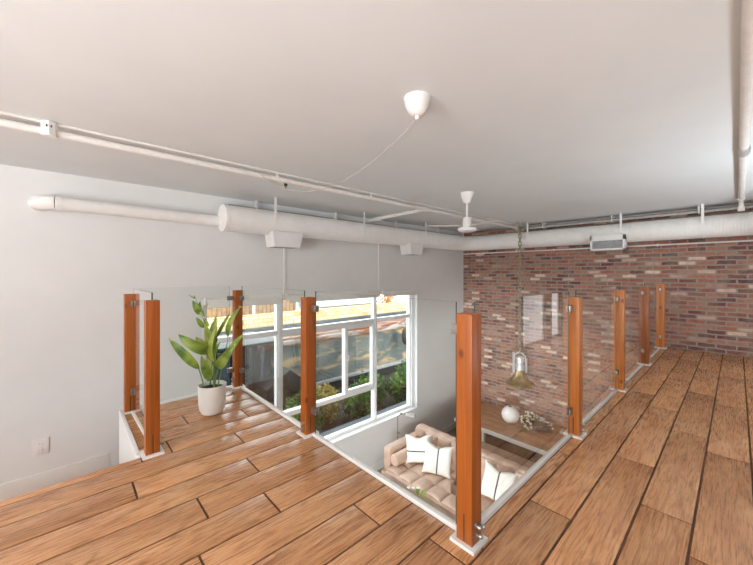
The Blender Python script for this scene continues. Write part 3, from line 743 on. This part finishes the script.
# ------------------------------------------------------------------ potted plant
px, py = .966, 3.215
t = thing('potted_plant', 'broad leaved green plant in a white pot standing on the platform', 'plant', (px, py, 0))
p = MB(); p.lathe((px, py, 0), [(0, .0), (.062, 0), (.088, .012), (.105, .045), (.113, .10), (.117, .21), (.118, .257), (.113, .260), (.108, .255), (.106, .222), (0, .222)], 40); mk('pot', p, M['pot'], t)
p = MB(); p.lathe((px, py, .224), [(.106, 0), (.07, .01), (0, .014)], 24); mk('soil', p, M['soil'], t)
RV = Vector((.733, -.68, 0)); FV = Vector((.68, .733, 0))
def at(cx, cy, dep=0):
    """cx, cy: offset right / height in metres in the plant's own frame"""
    return Vector((px, py, 0))+RV*cx+FV*dep+Vector((0, 0, cy))
def leaf(base, tip, w, mat, bend=.04, twist=0., sideb=0.):
    base, tip = Vector(base), Vector(tip); ax = tip-base; L = ax.length; ax.normalize()
    nrm = (-FV*1.0+RV*twist+Vector((0, 0, .25))); nrm = (nrm-ax*nrm.dot(ax)).normalized(); sd = ax.cross(nrm)
    N = 14; rows = []; p = MB()
    for i in range(N+1):
        s = i/N; ww = w*.45*max(.02, (math.sin(PI*min(1, s**.75)))**.8)*(1 if s < .9 else 1)
        c = base+ax*L*s+nrm*bend*4*s*(1-s)+sd*sideb*4*s*(1-s)+Vector((0, 0, -bend*.6*s*s))
        wav = .12*ww*math.sin(s*9)
        rows.append([p.bm.verts.new(c-sd*ww+nrm*(.28*ww+wav)), p.bm.verts.new(c-sd*ww*.5+nrm*.10*ww), p.bm.verts.new(c), p.bm.verts.new(c+sd*ww*.5+nrm*.10*ww), p.bm.verts.new(c+sd*ww+nrm*(.28*ww-wav))])
    for A, B in zip(rows, rows[1:]):
        for k in range(4):
            f = p.bm.faces.new([A[k], A[k+1], B[k+1], B[k]]); f.smooth = True
    return mk('leaf', p, mat, t, recalc=False, angle=80)
# photo crop scale: 4.344 px per photo px, 3.05 m away
k_ = 3.07/334.5/4.344
def q(u, v, dep=0): return at((u-215)*k_, (542-v)*k_*1.0+.0, dep)
def stem(pts, r): 
    p = MB(); p.tube(pts, r, 8); mk('stem', p, M['stem'], t)
stem([q(222, 430), q(222, 370, .01), q(217, 300, .02), q(214, 250, .03)], [.010, .009, .007, .005])
stem([q(186, 425, -.03), q(176, 385, -.03), q(163, 345, -.03)], [.006, .005, .004])
stem([q(198, 428, .03), q(203, 330, .05), q(185, 240, .07), q(172, 180, .07), q(150, 120, .07), q(126, 50, .06)], [.007, .006, .005, .004, .003, .002])
stem([q(235, 428, .02), q(245, 360, .04), q(262, 270, .06), q(270, 228, .06)], [.006, .005, .004, .003])
stem([q(228, 430, -.02), q(238, 380, -.03), q(250, 345, -.04)], [.006, .005, .004])
L1, L2 = M['leaf'], M['leaf_light']
leaf(q(168, 352, -.03), q(52, 207, -.08), .085, L1, .03, .3)
leaf(q(217, 285, .0), q(98, 184, -.10), .12, L1, .05, -.3)
leaf(q(206, 405, .0), q(182, 282, -.06), .085, L1, .03, .4)
leaf(q(142, 128, .07), q(118, 58, .05), .06, L1, .02, .5)
leaf(q(166, 138, .07), q(138, 62, .10), .055, L1, .02, -.4)
leaf(q(162, 185, .07), q(138, 132, .03), .05, L1, .015, .4)
leaf(q(184, 180, .07), q(162, 140, .10), .045, L1, .015, -.2)
leaf(q(126, 58, .06), q(104, 34, .03), .012, L2, .01)
leaf(q(126, 58, .06), q(116, 40, .09), .012, L2, .01)
leaf(q(213, 290, .03), q(183, 155, .0), .085, L2, .03, .5)
leaf(q(216, 300, .02), q(214, 190, .12), .08, L1, .03, -.3)
leaf(q(223, 325, -.01), q(245, 165, -.06), .09, L2, .035, -.5)
leaf(q(214, 250, .03), q(222, 118, .04), .06, L2, .03, .3)
leaf(q(268, 226, .06), q(328, 84, .04), .085, L1, .03, -.5)
leaf(q(268, 226, .06), q(285, 130, .12), .02, L2, .02)
leaf(q(214, 235, .06), q(268, 108, .13), .035, L1, .03, .4)
leaf(q(320, 92, .04), q(342, 90, .02), .018, L2, .01)
leaf(q(248, 350, -.04), q(330, 232, -.10), .10, L1, .04, .3)
leaf(q(262, 330, .05), q(332, 205, .10), .08, L2, .03, -.3)
leaf(q(200, 400, .04), q(176, 290, .09), .07, L2, .02, .3)
leaf(q(216, 260, .05), q(196, 150, .10), .075, L1, .03, .2)
leaf(q(228, 330, .0), q(262, 225, -.05), .075, L1, .03, -.4)
leaf(q(210, 290, .0), q(150, 205, -.02), .085, L2, .04, .2)
leaf(q(204, 330, .05), q(168, 240, .14), .08, L1, .03, .2)

# ------------------------------------------------------------------ lower room: sofa
X0, X1, Y0, Y1 = 4.12, 5.30, 2.0, 4.44
t = thing('sofa', 'tan tufted leather sofa in the lower room seen through the opening', 'sofa', ((X0+X1)/2, (Y0+Y1)/2, ZF))
p = MB(); p.soft(X0+.08, X1, Y0+.03, Y1-.03, ZF+.13, ZF+.29, .03, (10, 16, 4)); mk('base', p, M['leather'], t)
def tuft(nu, nv, amp, ax):
    def d(pt, n, uvw):
        u, v = (uvw[0], uvw[1]) if ax == 'z' else (uvw[2], uvw[1])
        bmp = (abs(math.sin(PI*u*nu))*abs(math.sin(PI*v*nv)))**.4
        k = max(0, n.z) if ax == 'z' else max(0, -n.x)
        wr = noise.noise(pt*9)*.006
        return pt+n*(k*amp*(bmp-.8)+wr)
    return d
p = MB(); p.soft(X0, X1-.22, Y0+.18, Y1-.20, ZF+.24, ZF+.42, .06, (48, 112, 8), tuft(3, 7, .055, 'z')); mk('seat_cushion', p, M['leather'], t)
def backshape(pt, n, uvw):
    u, v = uvw[2], uvw[1]
    bmp = (abs(math.sin(PI*u*3))*abs(math.sin(PI*v*8)))**.4
    k = max(0, -n.x); s = (pt.z-(ZF+.40))
    q = pt+n*(k*.05*(bmp-.8)+noise.noise(pt*9)*.006)
    if n.z > .3: q.z += .018*abs(math.sin(PI*v*9))**.5
    q.x += s*.16
    return q
p = MB(); p.soft(X1-.32, X1-.07, Y0+.05, Y1-.07, ZF+.32, ZF+.83, .08, (8, 112, 36), backshape); mk('backrest', p, M['leather'], t)
for ya, yb in ((Y1-.19, Y1), (Y0, Y0+.19)):
    p = MB()
    p.soft(X0+.16, X1-.05, ya, yb, ZF+.13, ZF+.68, .05, (14, 6, 10), lambda pt, n, w: pt+n*noise.noise(pt*7)*.006); mk('armrest', p, M['leather'], t)
for xx in (X0+.16, X1-.1):
    for yy in (Y0+.12, Y1-.12):
        p = MB(); p.tube([(xx, yy, ZF+.14), (xx, yy, ZF)], [.026, .016], 12); mk('leg', p, M['timber'], t)
# bolster lying against the arm
p = MB(); c = Vector((4.40, 4.20, ZF+.55)); prof = [(0, -.27), (.06, -.272), (.09, -.262), (.103, -.235), (.103, .235), (.09, .262), (.06, .272), (0, .27)]
p.lathe((4.53, 4.14, ZF+.525), prof, 28, 0, 'X')
tag(mk('bolster_cushion', p, M['leather']), 'tan leather bolster lying on the sofa against its arm', 'cushion')
def pillow(c, right, up, size, stripe, label):
    c = Vector(c); right = Vector(right).normalized(); up = Vector(up); up = (up-right*up.dot(right)).normalized(); nrm = right.cross(up)
    p = MB(); N = 24; S2 = size/2
    for side in (1, -1):
        g = []
        for i in range(N+1):
            row = []
            for j in range(N+1):
                u, v = i/N*2-1, j/N*2-1
                pin = 1-.10*(1-abs(u)**3)*(abs(v)**4); pin2 = 1-.10*(1-abs(v)**3)*(abs(u)**4)
                th = .085*((1-u**4)*(1-v**4))**.55
                th += .008*noise.noise(Vector((u*2.2, v*2.2, side*3+c.x)))*(1-u*u)*(1-v*v)
                # a chop in the top edge
                dz = -.05*math.exp(-(u/.35)**2)*max(0, v)**2
                row.append(p.bm.verts.new(c+right*u*S2*pin2+up*(v*S2*pin+dz)+nrm*side*th))
            g.append(row)
        for i in range(N):
            for j in range(N):
                f = p.bm.faces.new([g[i][j], g[i+1][j], g[i+1][j+1], g[i][j+1]]); f.smooth = True
                if (stripe == 'v' and i == N//2) or (stripe == 'h' and j == int(N*.42)): f.material_index = 1
    bmesh.ops.remove_doubles(p.bm, verts=p.bm.verts, dist=.0008)
    return tag(mk('throw_pillow', p, [M['white_fabric'], M['stripe']], angle=60), label, 'pillow', 'white striped pillows on the sofa')
pillow((4.70, 3.93, ZF+.665), (.62, -.78, .05), (.28, .15, 1), .49, 'h', 'white pillow with a horizontal dark line, beside the bolster on the sofa')
pillow((4.68, 3.50, ZF+.655), (.45, -.89, -.05), (.36, .12, 1), .50, 'v', 'white pillow with a vertical dark line, on the sofa left of the nearest post')
pillow((4.80, 2.47, ZF+.66), (.15, -.98, -.1), (.50, -.05, 1), .50, 'v', 'white pillow with a dark line at the sofa end right of the nearest post')

# chrome floor lamp behind the sofa arm
t = thing('floor_lamp', 'chrome reading lamp standing between the sofa arm and the window wall', 'lamp', (4.865, 4.62, ZF))
p = MB(); p.lathe((4.865, 4.62, ZF), [(0, 0), (.12, 0), (.12, .012), (.02, .022), (0, .022)], 28); mk('lamp_base', p, M['chrome'], t)
p = MB(); p.tube([(4.865, 4.62, ZF+.02), (4.865, 4.62, -1.60)], .0105, 12); mk('pole', p, M['chrome'], t)
p = MB(); p.tube([(4.865, 4.62, -1.955), (4.865, 4.62, -1.905)], .02, 12); p.tube([(4.865, 4.62, -1.93), (4.90, 4.59, -1.945)], .014, 10); mk('height_clamp', p, M['chrome'], t)
p = MB(); p.tube([(4.865, 4.62, -1.62), (4.95, 4.60, -1.575), (5.06, 4.55, -1.60)], .010, 10); mk('arm', p, M['chrome'], t)
p = MB(); p.ball((4.95, 4.60, -1.575), .020, 0, 2); mk('swivel_knob', p, M['black'], t)
p = MB(); p.tube([(5.04, 4.555, -1.60), (5.20, 4.49, -1.655)], [.030, .046], 18); hd = mk('lamp_shade', p, M['polish'], t)
p = MB(); p.tube([(5.20, 4.49, -1.655), (5.218, 4.483, -1.661)], .034, 16); mk('shade_opening', p, M['black'], hd)

# console of weathered boards behind the sofa
t = thing('console_bench', 'weathered wooden console standing directly behind the sofa', 'console', (5.55, 2.8, ZF))
p = MB(); p.box(5.42, 5.74, 1.9, 3.62, -1.965, -1.905, 0, .006); lay2 = p.bm.faces.layers.float.new('plank'); mk('top', p, M['bench'], t)
for yy in (1.95, 3.49):
    p = MB(); p.box(5.45, 5.71, yy, yy+.08, ZF, -1.965, 0, .004); mk('leg', p, M['bench'], t)
p = MB(); p.box(5.52, 5.59, 2.03, 3.49, -2.3, -2.2, 0, .004); mk('stretcher', p, M['bench'], t)

# long table against the brick wall
t = thing('long_table', 'long wood topped table with a white frame against the brick wall', 'table', (6.85, 2.6, ZF))
p = MB(); TZ = -1.90
for i in range(5):
    x0 = 6.235+i*.252
    p.box(x0, min(x0+.25, BX-.004), .6, 4.2, TZ-.045, TZ, 0, .003)
mk('table_top', p, M['table'], t)
p = MB(); p.box(6.205, 6.235, .6, 4.2, TZ-.07, TZ+.002, 0, .003); p.box(6.235, 7.49, 4.17, 4.215, TZ-.07, TZ-.046); mk('white_edge', p, M['trim'], t)
p = MB(); p.box(6.55, 7.4, .8, 4.05, ZF+.05, TZ-.05, 0, .004); mk('base_cabinet', p, M['seam'], t)  # dark block added below the top to stand for shaded floor
for xx in (6.24, 7.40):
    for yy in (.7, 3.50, 4.12) if xx < 7 else (.7, 4.12):
        p = MB(); p.box(xx, xx+.06, yy, yy+.06, ZF, TZ-.046, 0, .003); mk('leg', p, M['trim'], t)

p = MB(); R = .176; cv = Vector((6.85, 3.24, TZ+.001)); prof = []
for i in range(21):
    a = -PI/2+PI*i/20*.93
    prof.append((max(.0, R*math.cos(a)), R*1.03+R*1.03*math.sin(a)))
prof[0] = (0, .004); prof[1] = (prof[1][0], .0)
rtop, ztop = prof[-1]
prof += [(rtop-.008, ztop-.004), (rtop-.004, ztop-.05), (0, ztop-.05)]
p.lathe(cv, prof, 40, 0)
p.bm.faces.ensure_lookup_table()
for f in p.bm.faces:
    c = f.calc_center_median()-cv
    if math.hypot(c.x, c.y) < rtop-.006 and c.z > .2: f.material_index = 1  # vase mouth coloured dark to stand for the shade inside
tag(mk('round_vase', p, [M['vase'], M['soil']]), 'round white ball shaped vase on the long wooden table', 'vase')

t = thing('driftwood_centerpiece', 'dark driftwood bowl with strings of pale berries on the long table', 'decoration', (6.97, 2.80, TZ))
p = MB(); N = 22; rings = []
A, B_ = Vector((6.87, 2.99, TZ+.06)), Vector((7.06, 2.50, TZ+.06)); ax = (B_-A).normalized(); sd = Vector((-ax.y, ax.x, 0))
for i in range(N+1):
    s = i/N; w = .15*(math.sin(PI*(.08+.84*s)))**.6*(1+.15*noise.noise(Vector((s*5, 0, 0)))); hh = .075*(1+.3*noise.noise(Vector((s*4, 3, 0))))
    c = A.lerp(B_, s)-Vector((0, 0, .059)); ring = []
    for (u, z) in ((-.35, 0.0), (-.8, .03), (-1, .08), (-.98, .12), (-.8, .135), (-.55, .10), (0, .075), (.55, .10), (.8, .13), (.98, .115), (1, .07), (.8, .03), (.35, 0.0)):
        ring.append(p.bm.verts.new(c+sd*u*w+Vector((0, 0, z*(hh/.075)))))
    rings.append(ring)
for Aa, Bb in zip(rings, rings[1:]):
    n = len(Aa)
    for k in range(n): p.bm.faces.new([Aa[k], Aa[(k+1) % n], Bb[(k+1) % n], Bb[k]])
p.bm.faces.new(rings[0]); p.bm.faces.new(rings[-1][::-1])
mk('driftwood_bowl', p, M['log'], t, angle=50)
rng = random.Random(4)
def berry_string(pts, n, name='berry_spray'):
    pts = [Vector(v) for v in pts]; p = MB(); p.tube(pts, .006, 6)
    for i in range(n):
        s = i/(n-1)*(len(pts)-1); k = min(int(s), len(pts)-2); v = pts[k].lerp(pts[k+1], s-k)
        p.ball(v+Vector((rng.uniform(-.03, .03), rng.uniform(-.03, .03), rng.uniform(-.015, .035))), rng.uniform(.013, .021), 1, 1)
    mk(name, p, [M['stem'], M['berry']], t)

c0 = Vector((6.97, 2.80, TZ))
berry_string([c0+Vector((-.06, .16, .30)), c0+Vector((.02, .06, .27)), c0+Vector((.06, -.08, .21)), c0+Vector((.1, -.22, .15)), c0+Vector((.09, -.34, .09))], 34)
berry_string([c0+Vector((-.13, .24, .17)), c0+Vector((-.10, .16, .22)), c0+Vector((-.02, .1, .22)), c0+Vector((.03, .04, .17))], 24)
berry_string([c0+Vector((-.14, .2, .15)), c0+Vector((-.17, .13, .08)), c0+Vector((-.19, .05, .03))], 24)
berry_string([c0+Vector((-.07, .12, .17)), c0+Vector((-.12, .04, .13)), c0+Vector((-.18, -.04, .05))], 20)

# coffee table mostly hidden below the platform edge, with a small plant showing
t = thing('coffee_table', 'low coffee table in front of the sofa mostly hidden by the mezzanine', 'table', (3.5, 3.2, ZF))
p = MB(); p.box(3.15, 3.92, 2.6, 3.9, -2.24, -2.2, 0, .006); mk('table_top', p, M['table'], t)
for xx in (3.2, 3.8):
    for yy in (2.66, 3.78):
        p = MB(); p.box(xx, xx+.06, yy, yy+.06, ZF, -2.24, 0, .004); mk('leg', p, M['table'], t)

sx, sy, sz = 3.76, 3.16, -2.2
t = thing('small_houseplant', 'little green plant with white blooms peeping over the platform edge before the sofa', 'plant', (sx, sy, sz))
p = MB(); p.lathe((sx, sy, sz), [(0, 0), (.045, 0), (.06, .09), (.055, .092), (.05, .08), (0, .08)], 24); mk('pot', p, M['pot'], t)
rng = random.Random(5)
for k in range(12):
    a = 2*PI*k/12+rng.uniform(-.2, .2); r_ = rng.uniform(.09, .19); hh = rng.uniform(.17, .27)
    A = Vector((sx, sy, sz+.08)); B_ = Vector((sx+r_*math.cos(a), sy+r_*math.sin(a), sz+hh)); ax = (B_-A).normalized(); sd = ax.cross(Vector((0, 0, 1))).normalized(); up = sd.cross(ax)
    p = MB(); p.tube([A, A.lerp(B_, .55)], .003, 6)
    q0 = A.lerp(B_, .5); p.poly([q0, q0.lerp(B_, .5)+sd*.026+up*.006, B_, q0.lerp(B_, .5)-up*.004]); p.poly([q0, q0.lerp(B_, .5)-up*.004, B_, q0.lerp(B_, .5)-sd*.026+up*.006])
    mk('leaf', p, M['leaf'] if k % 3 else M['leaf_light'], t, recalc=False)
for k in range(3):
    p = MB(); v = Vector((sx-.03+.05*k, sy+.16-.05*k, sz+.27)); p.tube([(sx, sy, sz+.09), v], .003, 6)
    for e in range(5): p.ball(v+Vector((.016*math.cos(1.256*e), .016*math.sin(1.256*e), .004)), .012, 1, 1)
    mk('flower', p, [M['stem'], M['white_fabric']], t)

# ------------------------------------------------------------------ outside the window
# garden ground and ledge
b = MB(); b.box(-8, 22, WY+.2, 8, -2.6, -2.15); b.box(-8, 22, 8, 40, -3.2, -2.6)
struct('ground', b, M['ground'], 'dark garden soil outside the window', 'ground')
b = MB(); b.box(1.0, 8.5, WY+.35, WY+.62, -2.15, -1.80, 0, .01)
tag(mk('planter_ledge', b, M['ledge']), 'blue grey ledge at the foot of the window outside', 'ledge')
# shrubs in front of the retaining wall
def leaves(mb, n, f, size, rng, mi=0):
    for i in range(n):
        c = f(); a = Vector((rng.gauss(0, 1), rng.gauss(0, 1), rng.gauss(.3, 1))).normalized(); bb = a.orthogonal().normalized()
        bb = Matrix.Rotation(rng.uniform(0, 6.28), 3, a) @ bb; cc = a.cross(bb); s = size*rng.uniform(.6, 1.4)
        mb.poly([c-bb*s, c+cc*s*.42+a*s*.1, c+bb*s, c-cc*s*.42+a*s*.1], mi)
def shrub(cx, cy, z0, r, h, n, mat, label, seed, size=.05):
    rng = random.Random(seed); t = thing('garden_shrub', label, 'shrub', (cx, cy, z0), 'shrubs outside the window')
    def f():
        while True:
            v = Vector((rng.uniform(-1, 1), rng.uniform(-1, 1), rng.uniform(-1, 1)))
            if .35 < v.length < 1: break
        k = 1+.35*noise.noise(v*2+Vector((seed, 0, 0)))
        return Vector((cx+v.x*r*k, cy+v.y*r*.9*k, z0+h*.5+v.z*h*.5*k))
    p = MB(); leaves(p, n, f, size, rng); mk('foliage', p, mat, t, recalc=False)
    p = MB()
    for k in range(5):
        a = 2*PI*k/5; p.tube([(cx, cy, z0-.02), (cx+.3*r*math.cos(a), cy+.3*r*math.sin(a), z0+h*.45), (cx+.6*r*math.cos(a), cy+.6*r*math.sin(a), z0+h*.8)], [.014, .01, .005], 6)
    mk('branches', p, M['timber'], t)
zs = -2.15
sh = [(2.6, 6.2, .38, .95, 'leafy green shrub at the left end of the bed outside the window'), (3.5, 6.0, .40, .95, 'leafy green shrub outside behind the middle post'),
      (4.3, 6.45, .42, .85, 'yellowing shrub outside the lower middle pane'), (5.0, 6.0, .42, .85, 'green shrub outside just left of the right mullion'),
      (5.75, 6.4, .42, .85, 'dense green shrub outside the lower right pane'), (6.55, 6.0, .40, .9, 'green shrub outside at the right edge of the window'), (7.25, 6.4, .42, .9, 'farthest green shrub at the right end of the bed outside')]
for i, (cx, cy, r, h, lab) in enumerate(sh):
    shrub(cx, cy, zs, r, h, 1500, M['shrub_yellow'] if 'yellowing' in lab else M['shrub'], lab, i+3)
# retaining wall of the neighbour, with coping and bottom rail
t = thing('neighbour_wall', 'weathered grey concrete wall with a rusty coping outside the window', 'wall', (6, 8.2, -2.6))
p = MB(); p.box(3.9, 16, 8.0, 8.25, -1.80, -.60); mk('concrete_face', p, M['conc'], t)
p = MB(); p.box(3.4, 16, 7.90, 8.30, -.64, -.50, 0, .02); p.box(3.4, 16, 7.98, 8.5, -.50, -.44, 0, .01); mk('coping', p, M['rust'], t)
p = MB(); p.box(3.4, 16, 7.93, 8.0, -1.88, -1.79, 0, .01); mk('bottom_rail', p, M['rail'], t)
p = MB(); p.box(3.4, 16, 8.15, 8.3, -2.6, -1.85); mk('dark_footing', p, M['tarp'], t)  # black backing stands in for the shade in the recess under the rail
# shed in the left panes
t = thing('garden_shed', 'dark grey sheet metal shed outside the left window panes', 'shed', (2.6, 8, -2.6))
p = MB()
for i in range(30):
    x = .2+i*.12; p.box(x, x+.12, 8.0+.03*(i % 2), 8.1+.03*(i % 2), -2.6, -.45)
mk('sheet_wall', p, M['shed'], t)
p = MB(); p.box(0, 3.95, 7.8, 9.5, -.48, -.42, 0, .01); mk('roof_edge', p, M['shed'], t)
for i, x in enumerate((2.45, 2.85, 3.15, 3.42)):
    p = MB(); p.tube([(x, 7.7, -2.6), (x, 7.7, -.5)], .035, 10); mk('post', p, M['roof'] if i % 2 else M['shed'], t)
p = MB(); p.box(2.2, 2.75, 7.93, 7.98, -1.35, -.7); mk('panel', p, M['ledge'], t)
p = MB(); p.box(1.2, 2.9, 7.2, 7.26, -1.62, -1.57); mk('bench_rail', p, M['shed'], t)
p = MB(); p.prism([(3.15, 6.95, -2.15), (4.6, 6.95, -2.15), (4.55, 6.95, -1.6), (3.75, 6.95, -.95), (3.2, 6.95, -1.3)], (0, .6, 0))
tag(mk('covered_pile', p, M['tarp']), 'black covered pile outside between the shed and the concrete wall', 'pile')
# roof between the wall and the brick parapet
b = MB(); b.box(-6, 22, 8.55, 13.9, -1.6, -1.10)
for i in range(18): b.box(-6, 22, 8.6+i*.3, 8.66+i*.3, -1.10, -1.05)
tag(mk('flat_roof', b, M['roof']), 'grey metal roof outside behind the concrete wall', 'roof')
b = MB(); b.box(-8, 26, 14.0, 14.25, -2.6, -.53)
tag(mk('block_parapet', b, M['block']), 'sunlit cream block parapet outside in the upper panes', 'wall')
# things beyond the parapet
t = thing('neighbour_house', 'pale house beyond the parapet seen in the upper panes', 'house', (15.4, 22, -2.6))
p = MB(); p.box(12.8, 18.2, 20, 25, -2.6, -1.1); mk('house_wall', p, M['house'], t)
p = MB(); p.prism([(12.4, 19.6, -1.1), (12.4, 25.4, -1.1), (12.4, 22.5, .1)], (6.2, 0, 0)); mk('roof', p, M['rail'], t)
for xx in (13.6, 15.2, 16.8): 
    p = MB(); p.box(xx, xx+.7, 19.95, 20.0, -2.2, -1.4); mk('window', p, M['ledge'], t)
t = thing('timber_fence', 'brown timber boards above the parapet outside the left panes', 'fence', (5, 15, -2.6))
p = MB()
for i in range(22): p.box(4.1+i*.2, 4.28+i*.2, 15.0, 15.05, -2.6, -.02)
mk('boards', p, M['timber'], t)
for x in (4.0, 6.2, 8.4):
    p = MB(); p.box(x, x+.1, 14.9, 15.0, -2.6, .25); mk('post', p, M['house'], t)
rng = random.Random(11); t = thing('autumn_tree', 'orange leaved tree beyond the parapet in the upper right pane', 'tree', (16.4, 16.5, -2.6))
def tf():
    v = Vector((rng.gauss(0, .35), rng.gauss(0, .35), rng.gauss(0, .35))); return Vector((16.4, 16.5, -.55))+v
p = MB(); leaves(p, 700, tf, .09, rng); mk('crown', p, M['tree_orange'], t, recalc=False)
p = MB(); p.tube([(16.4, 16.5, -2.6), (16.42, 16.5, -1.0), (16.4, 16.5, -.3)], [.14, .1, .03], 10); mk('trunk', p, M['timber'], t)
p = MB(); p.lathe((8.42, 7.55, -.86), [(0, -.30), (.10, -.28), (.17, -.18), (.19, 0), (.16, .18), (.09, .27), (0, .30)], 20)
for v in p.bm.verts: v.co += Vector((noise.noise(v.co*6), noise.noise(v.co*6+Vector((3, 0, 0))), 0))*.03
t = thing('hanging_basket', 'brown rounded basket hanging outside near the right jamb', 'basket', (8.42, 7.55, -1.16))
mk('basket', p, M['log'], t)
p = MB(); p.tube([(8.42, 7.55, -.58), (8.42, 7.7, -.35), (8.42, 7.92, -.5)], .012, 6); mk('hook', p, M['tarp'], t)

# ------------------------------------------------------------------ added windows behind the viewer (fill light for the room)
wn = 2
for (a, c_, zz0, zz1, ax) in [(y0, y1, .25, 2.15, 'Y') for y0, y1 in bw]+[(y0, y1, lz0, lz1, 'Y') for y0, y1 in bw]:
    loc = (XB-.1, (a+c_)/2, zz0) if ax == 'Y' else ((a+c_)/2, YB-.1, zz0)
    w2 = bpy.data.objects.new('window_%d' % wn, None); COL.objects.link(w2); w2.location = loc; wn += 1
    w2['kind'] = 'structure'; w2['label'] = 'white framed window out of the picture behind the viewer'; w2['category'] = 'window'
    p = MB(); m = (a+c_)/2
    for a_, b_, e_, d_ in ((a, a+.07, zz0, zz1), (c_-.07, c_, zz0, zz1), (a, c_, zz0, zz0+.07), (a, c_, zz1-.07, zz1), (m-.04, m+.04, zz0, zz1)):
        if ax == 'Y': p.box(XB-.14, XB-.06, a_, b_, e_, d_)
        else: p.box(a_, b_, YB-.14, YB-.06, e_, d_)
    mk('window_frame', p, M['frame'], w2)

# ------------------------------------------------------------------ light
def area(name, loc, rot, sx, sy, e, col=(1, 1, 1), portal=False):
    d = bpy.data.lights.new(name, 'AREA'); d.shape = 'RECTANGLE'; d.size = sx; d.size_y = sy; d.energy = e; d.color = col
    o = bpy.data.objects.new(name, d); COL.objects.link(o); o.location = loc; o.rotation_euler = rot
    if portal: d.cycles.is_portal = True
    return o
for i, (y0, y1) in enumerate(bw):
    area('window_daylight', (XB-.30, (y0+y1)/2, 1.2), (0, -PI/2, 0), 1.9, y1-y0, 115, (.9, .96, 1))  # fill lamp outside an added window, standing for daylight
# fill light for the room below, through added low windows
for (y0, y1) in bw: area('low_window_daylight', (XB-.30, (y0+y1)/2, (lz0+lz1)/2), (0, -PI/2, 0), lz1-lz0, y1-y0, 560, (.93, .97, 1))
# unseen lamps added behind and beside the viewer to brighten the ceiling
for i, (x, y, e, lab) in enumerate(((-1.7, -1.0, 108, 'white uplighter lamp on the floor behind the viewer'), (4.3, -1.45, 60, 'white uplighter lamp on the gallery floor out of the picture'), (-3.2, 1.2, 95, 'white uplighter lamp on the floor by the back windows'))):
    zb = 0
    t = thing('uplighter_lamp', lab, 'lamp', (x, y, zb), 'uplighter lamps on the floor')
    p = MB(); p.lathe((x, y, zb), [(0, 0), (.26, 0), (.26, .02), (.24, .03), (.27, .38), (.262, .38), (.235, .06), (0, .06)], 28); mk('can', p, M['plastic'], t)
    d = bpy.data.lights.new('uplighter_light', 'AREA'); d.shape = 'DISK'; d.size = .46; d.energy = e; d.color = (.82, .93, 1)
    lo = bpy.data.objects.new('uplighter_light', d); COL.objects.link(lo); lo.location = (x, y, zb+.36); lo.rotation_euler = (PI, 0, 0)
area('window_portal', ((wx0+wx1)/2, WY+.25, (wz0+wz1)/2), (-PI/2, 0, 0), wx1-wx0, wz1-wz0, 1, portal=True)
sd = bpy.data.lights.new('sun', 'SUN'); sd.energy = 2.0; sd.angle = .009; sd.color = (1, .93, .82)
so = bpy.data.objects.new('sun', sd); COL.objects.link(so)
so.rotation_euler = Vector((-.38, 1, -.62)).to_track_quat('-Z', 'Y').to_euler(); so.location = (0, -10, 10)
w = bpy.data.worlds.new('world'); S.world = w; w.use_nodes = True
nt = w.node_tree; bg = nt.nodes['Background']; bg.inputs[0].default_value = (.96, .98, 1.0, 1); bg.inputs[1].default_value = 3.6

# ------------------------------------------------------------------ camera
cd = bpy.data.cameras.new('camera'); cam = bpy.data.objects.new('camera', cd); COL.objects.link(cam)
ang = math.radians(47.136)
cam.location = (0, 0, 1.26); cam.rotation_euler = (PI/2, 0, ang-PI/2)
cd.sensor_width = 36; cd.lens = 36*334.5/753; cd.shift_y = -9.5/753; cd.clip_start = .02; cd.clip_end = 200
S.camera = cam
S.view_settings.view_transform = 'Standard'; S.view_settings.look = 'None'; S.view_settings.gamma = 1; S.view_settings.exposure = .40
S.view_settings.use_curve_mapping = False
S.cycles.use_denoising = True; S.cycles.max_bounces = 14; S.cycles.diffuse_bounces = 8; S.cycles.transparent_max_bounces = 24
S.cycles.sample_clamp_indirect = 3; S.cycles.sample_clamp_direct = 8; S.cycles.caustics_reflective = False; S.cycles.caustics_refractive = False
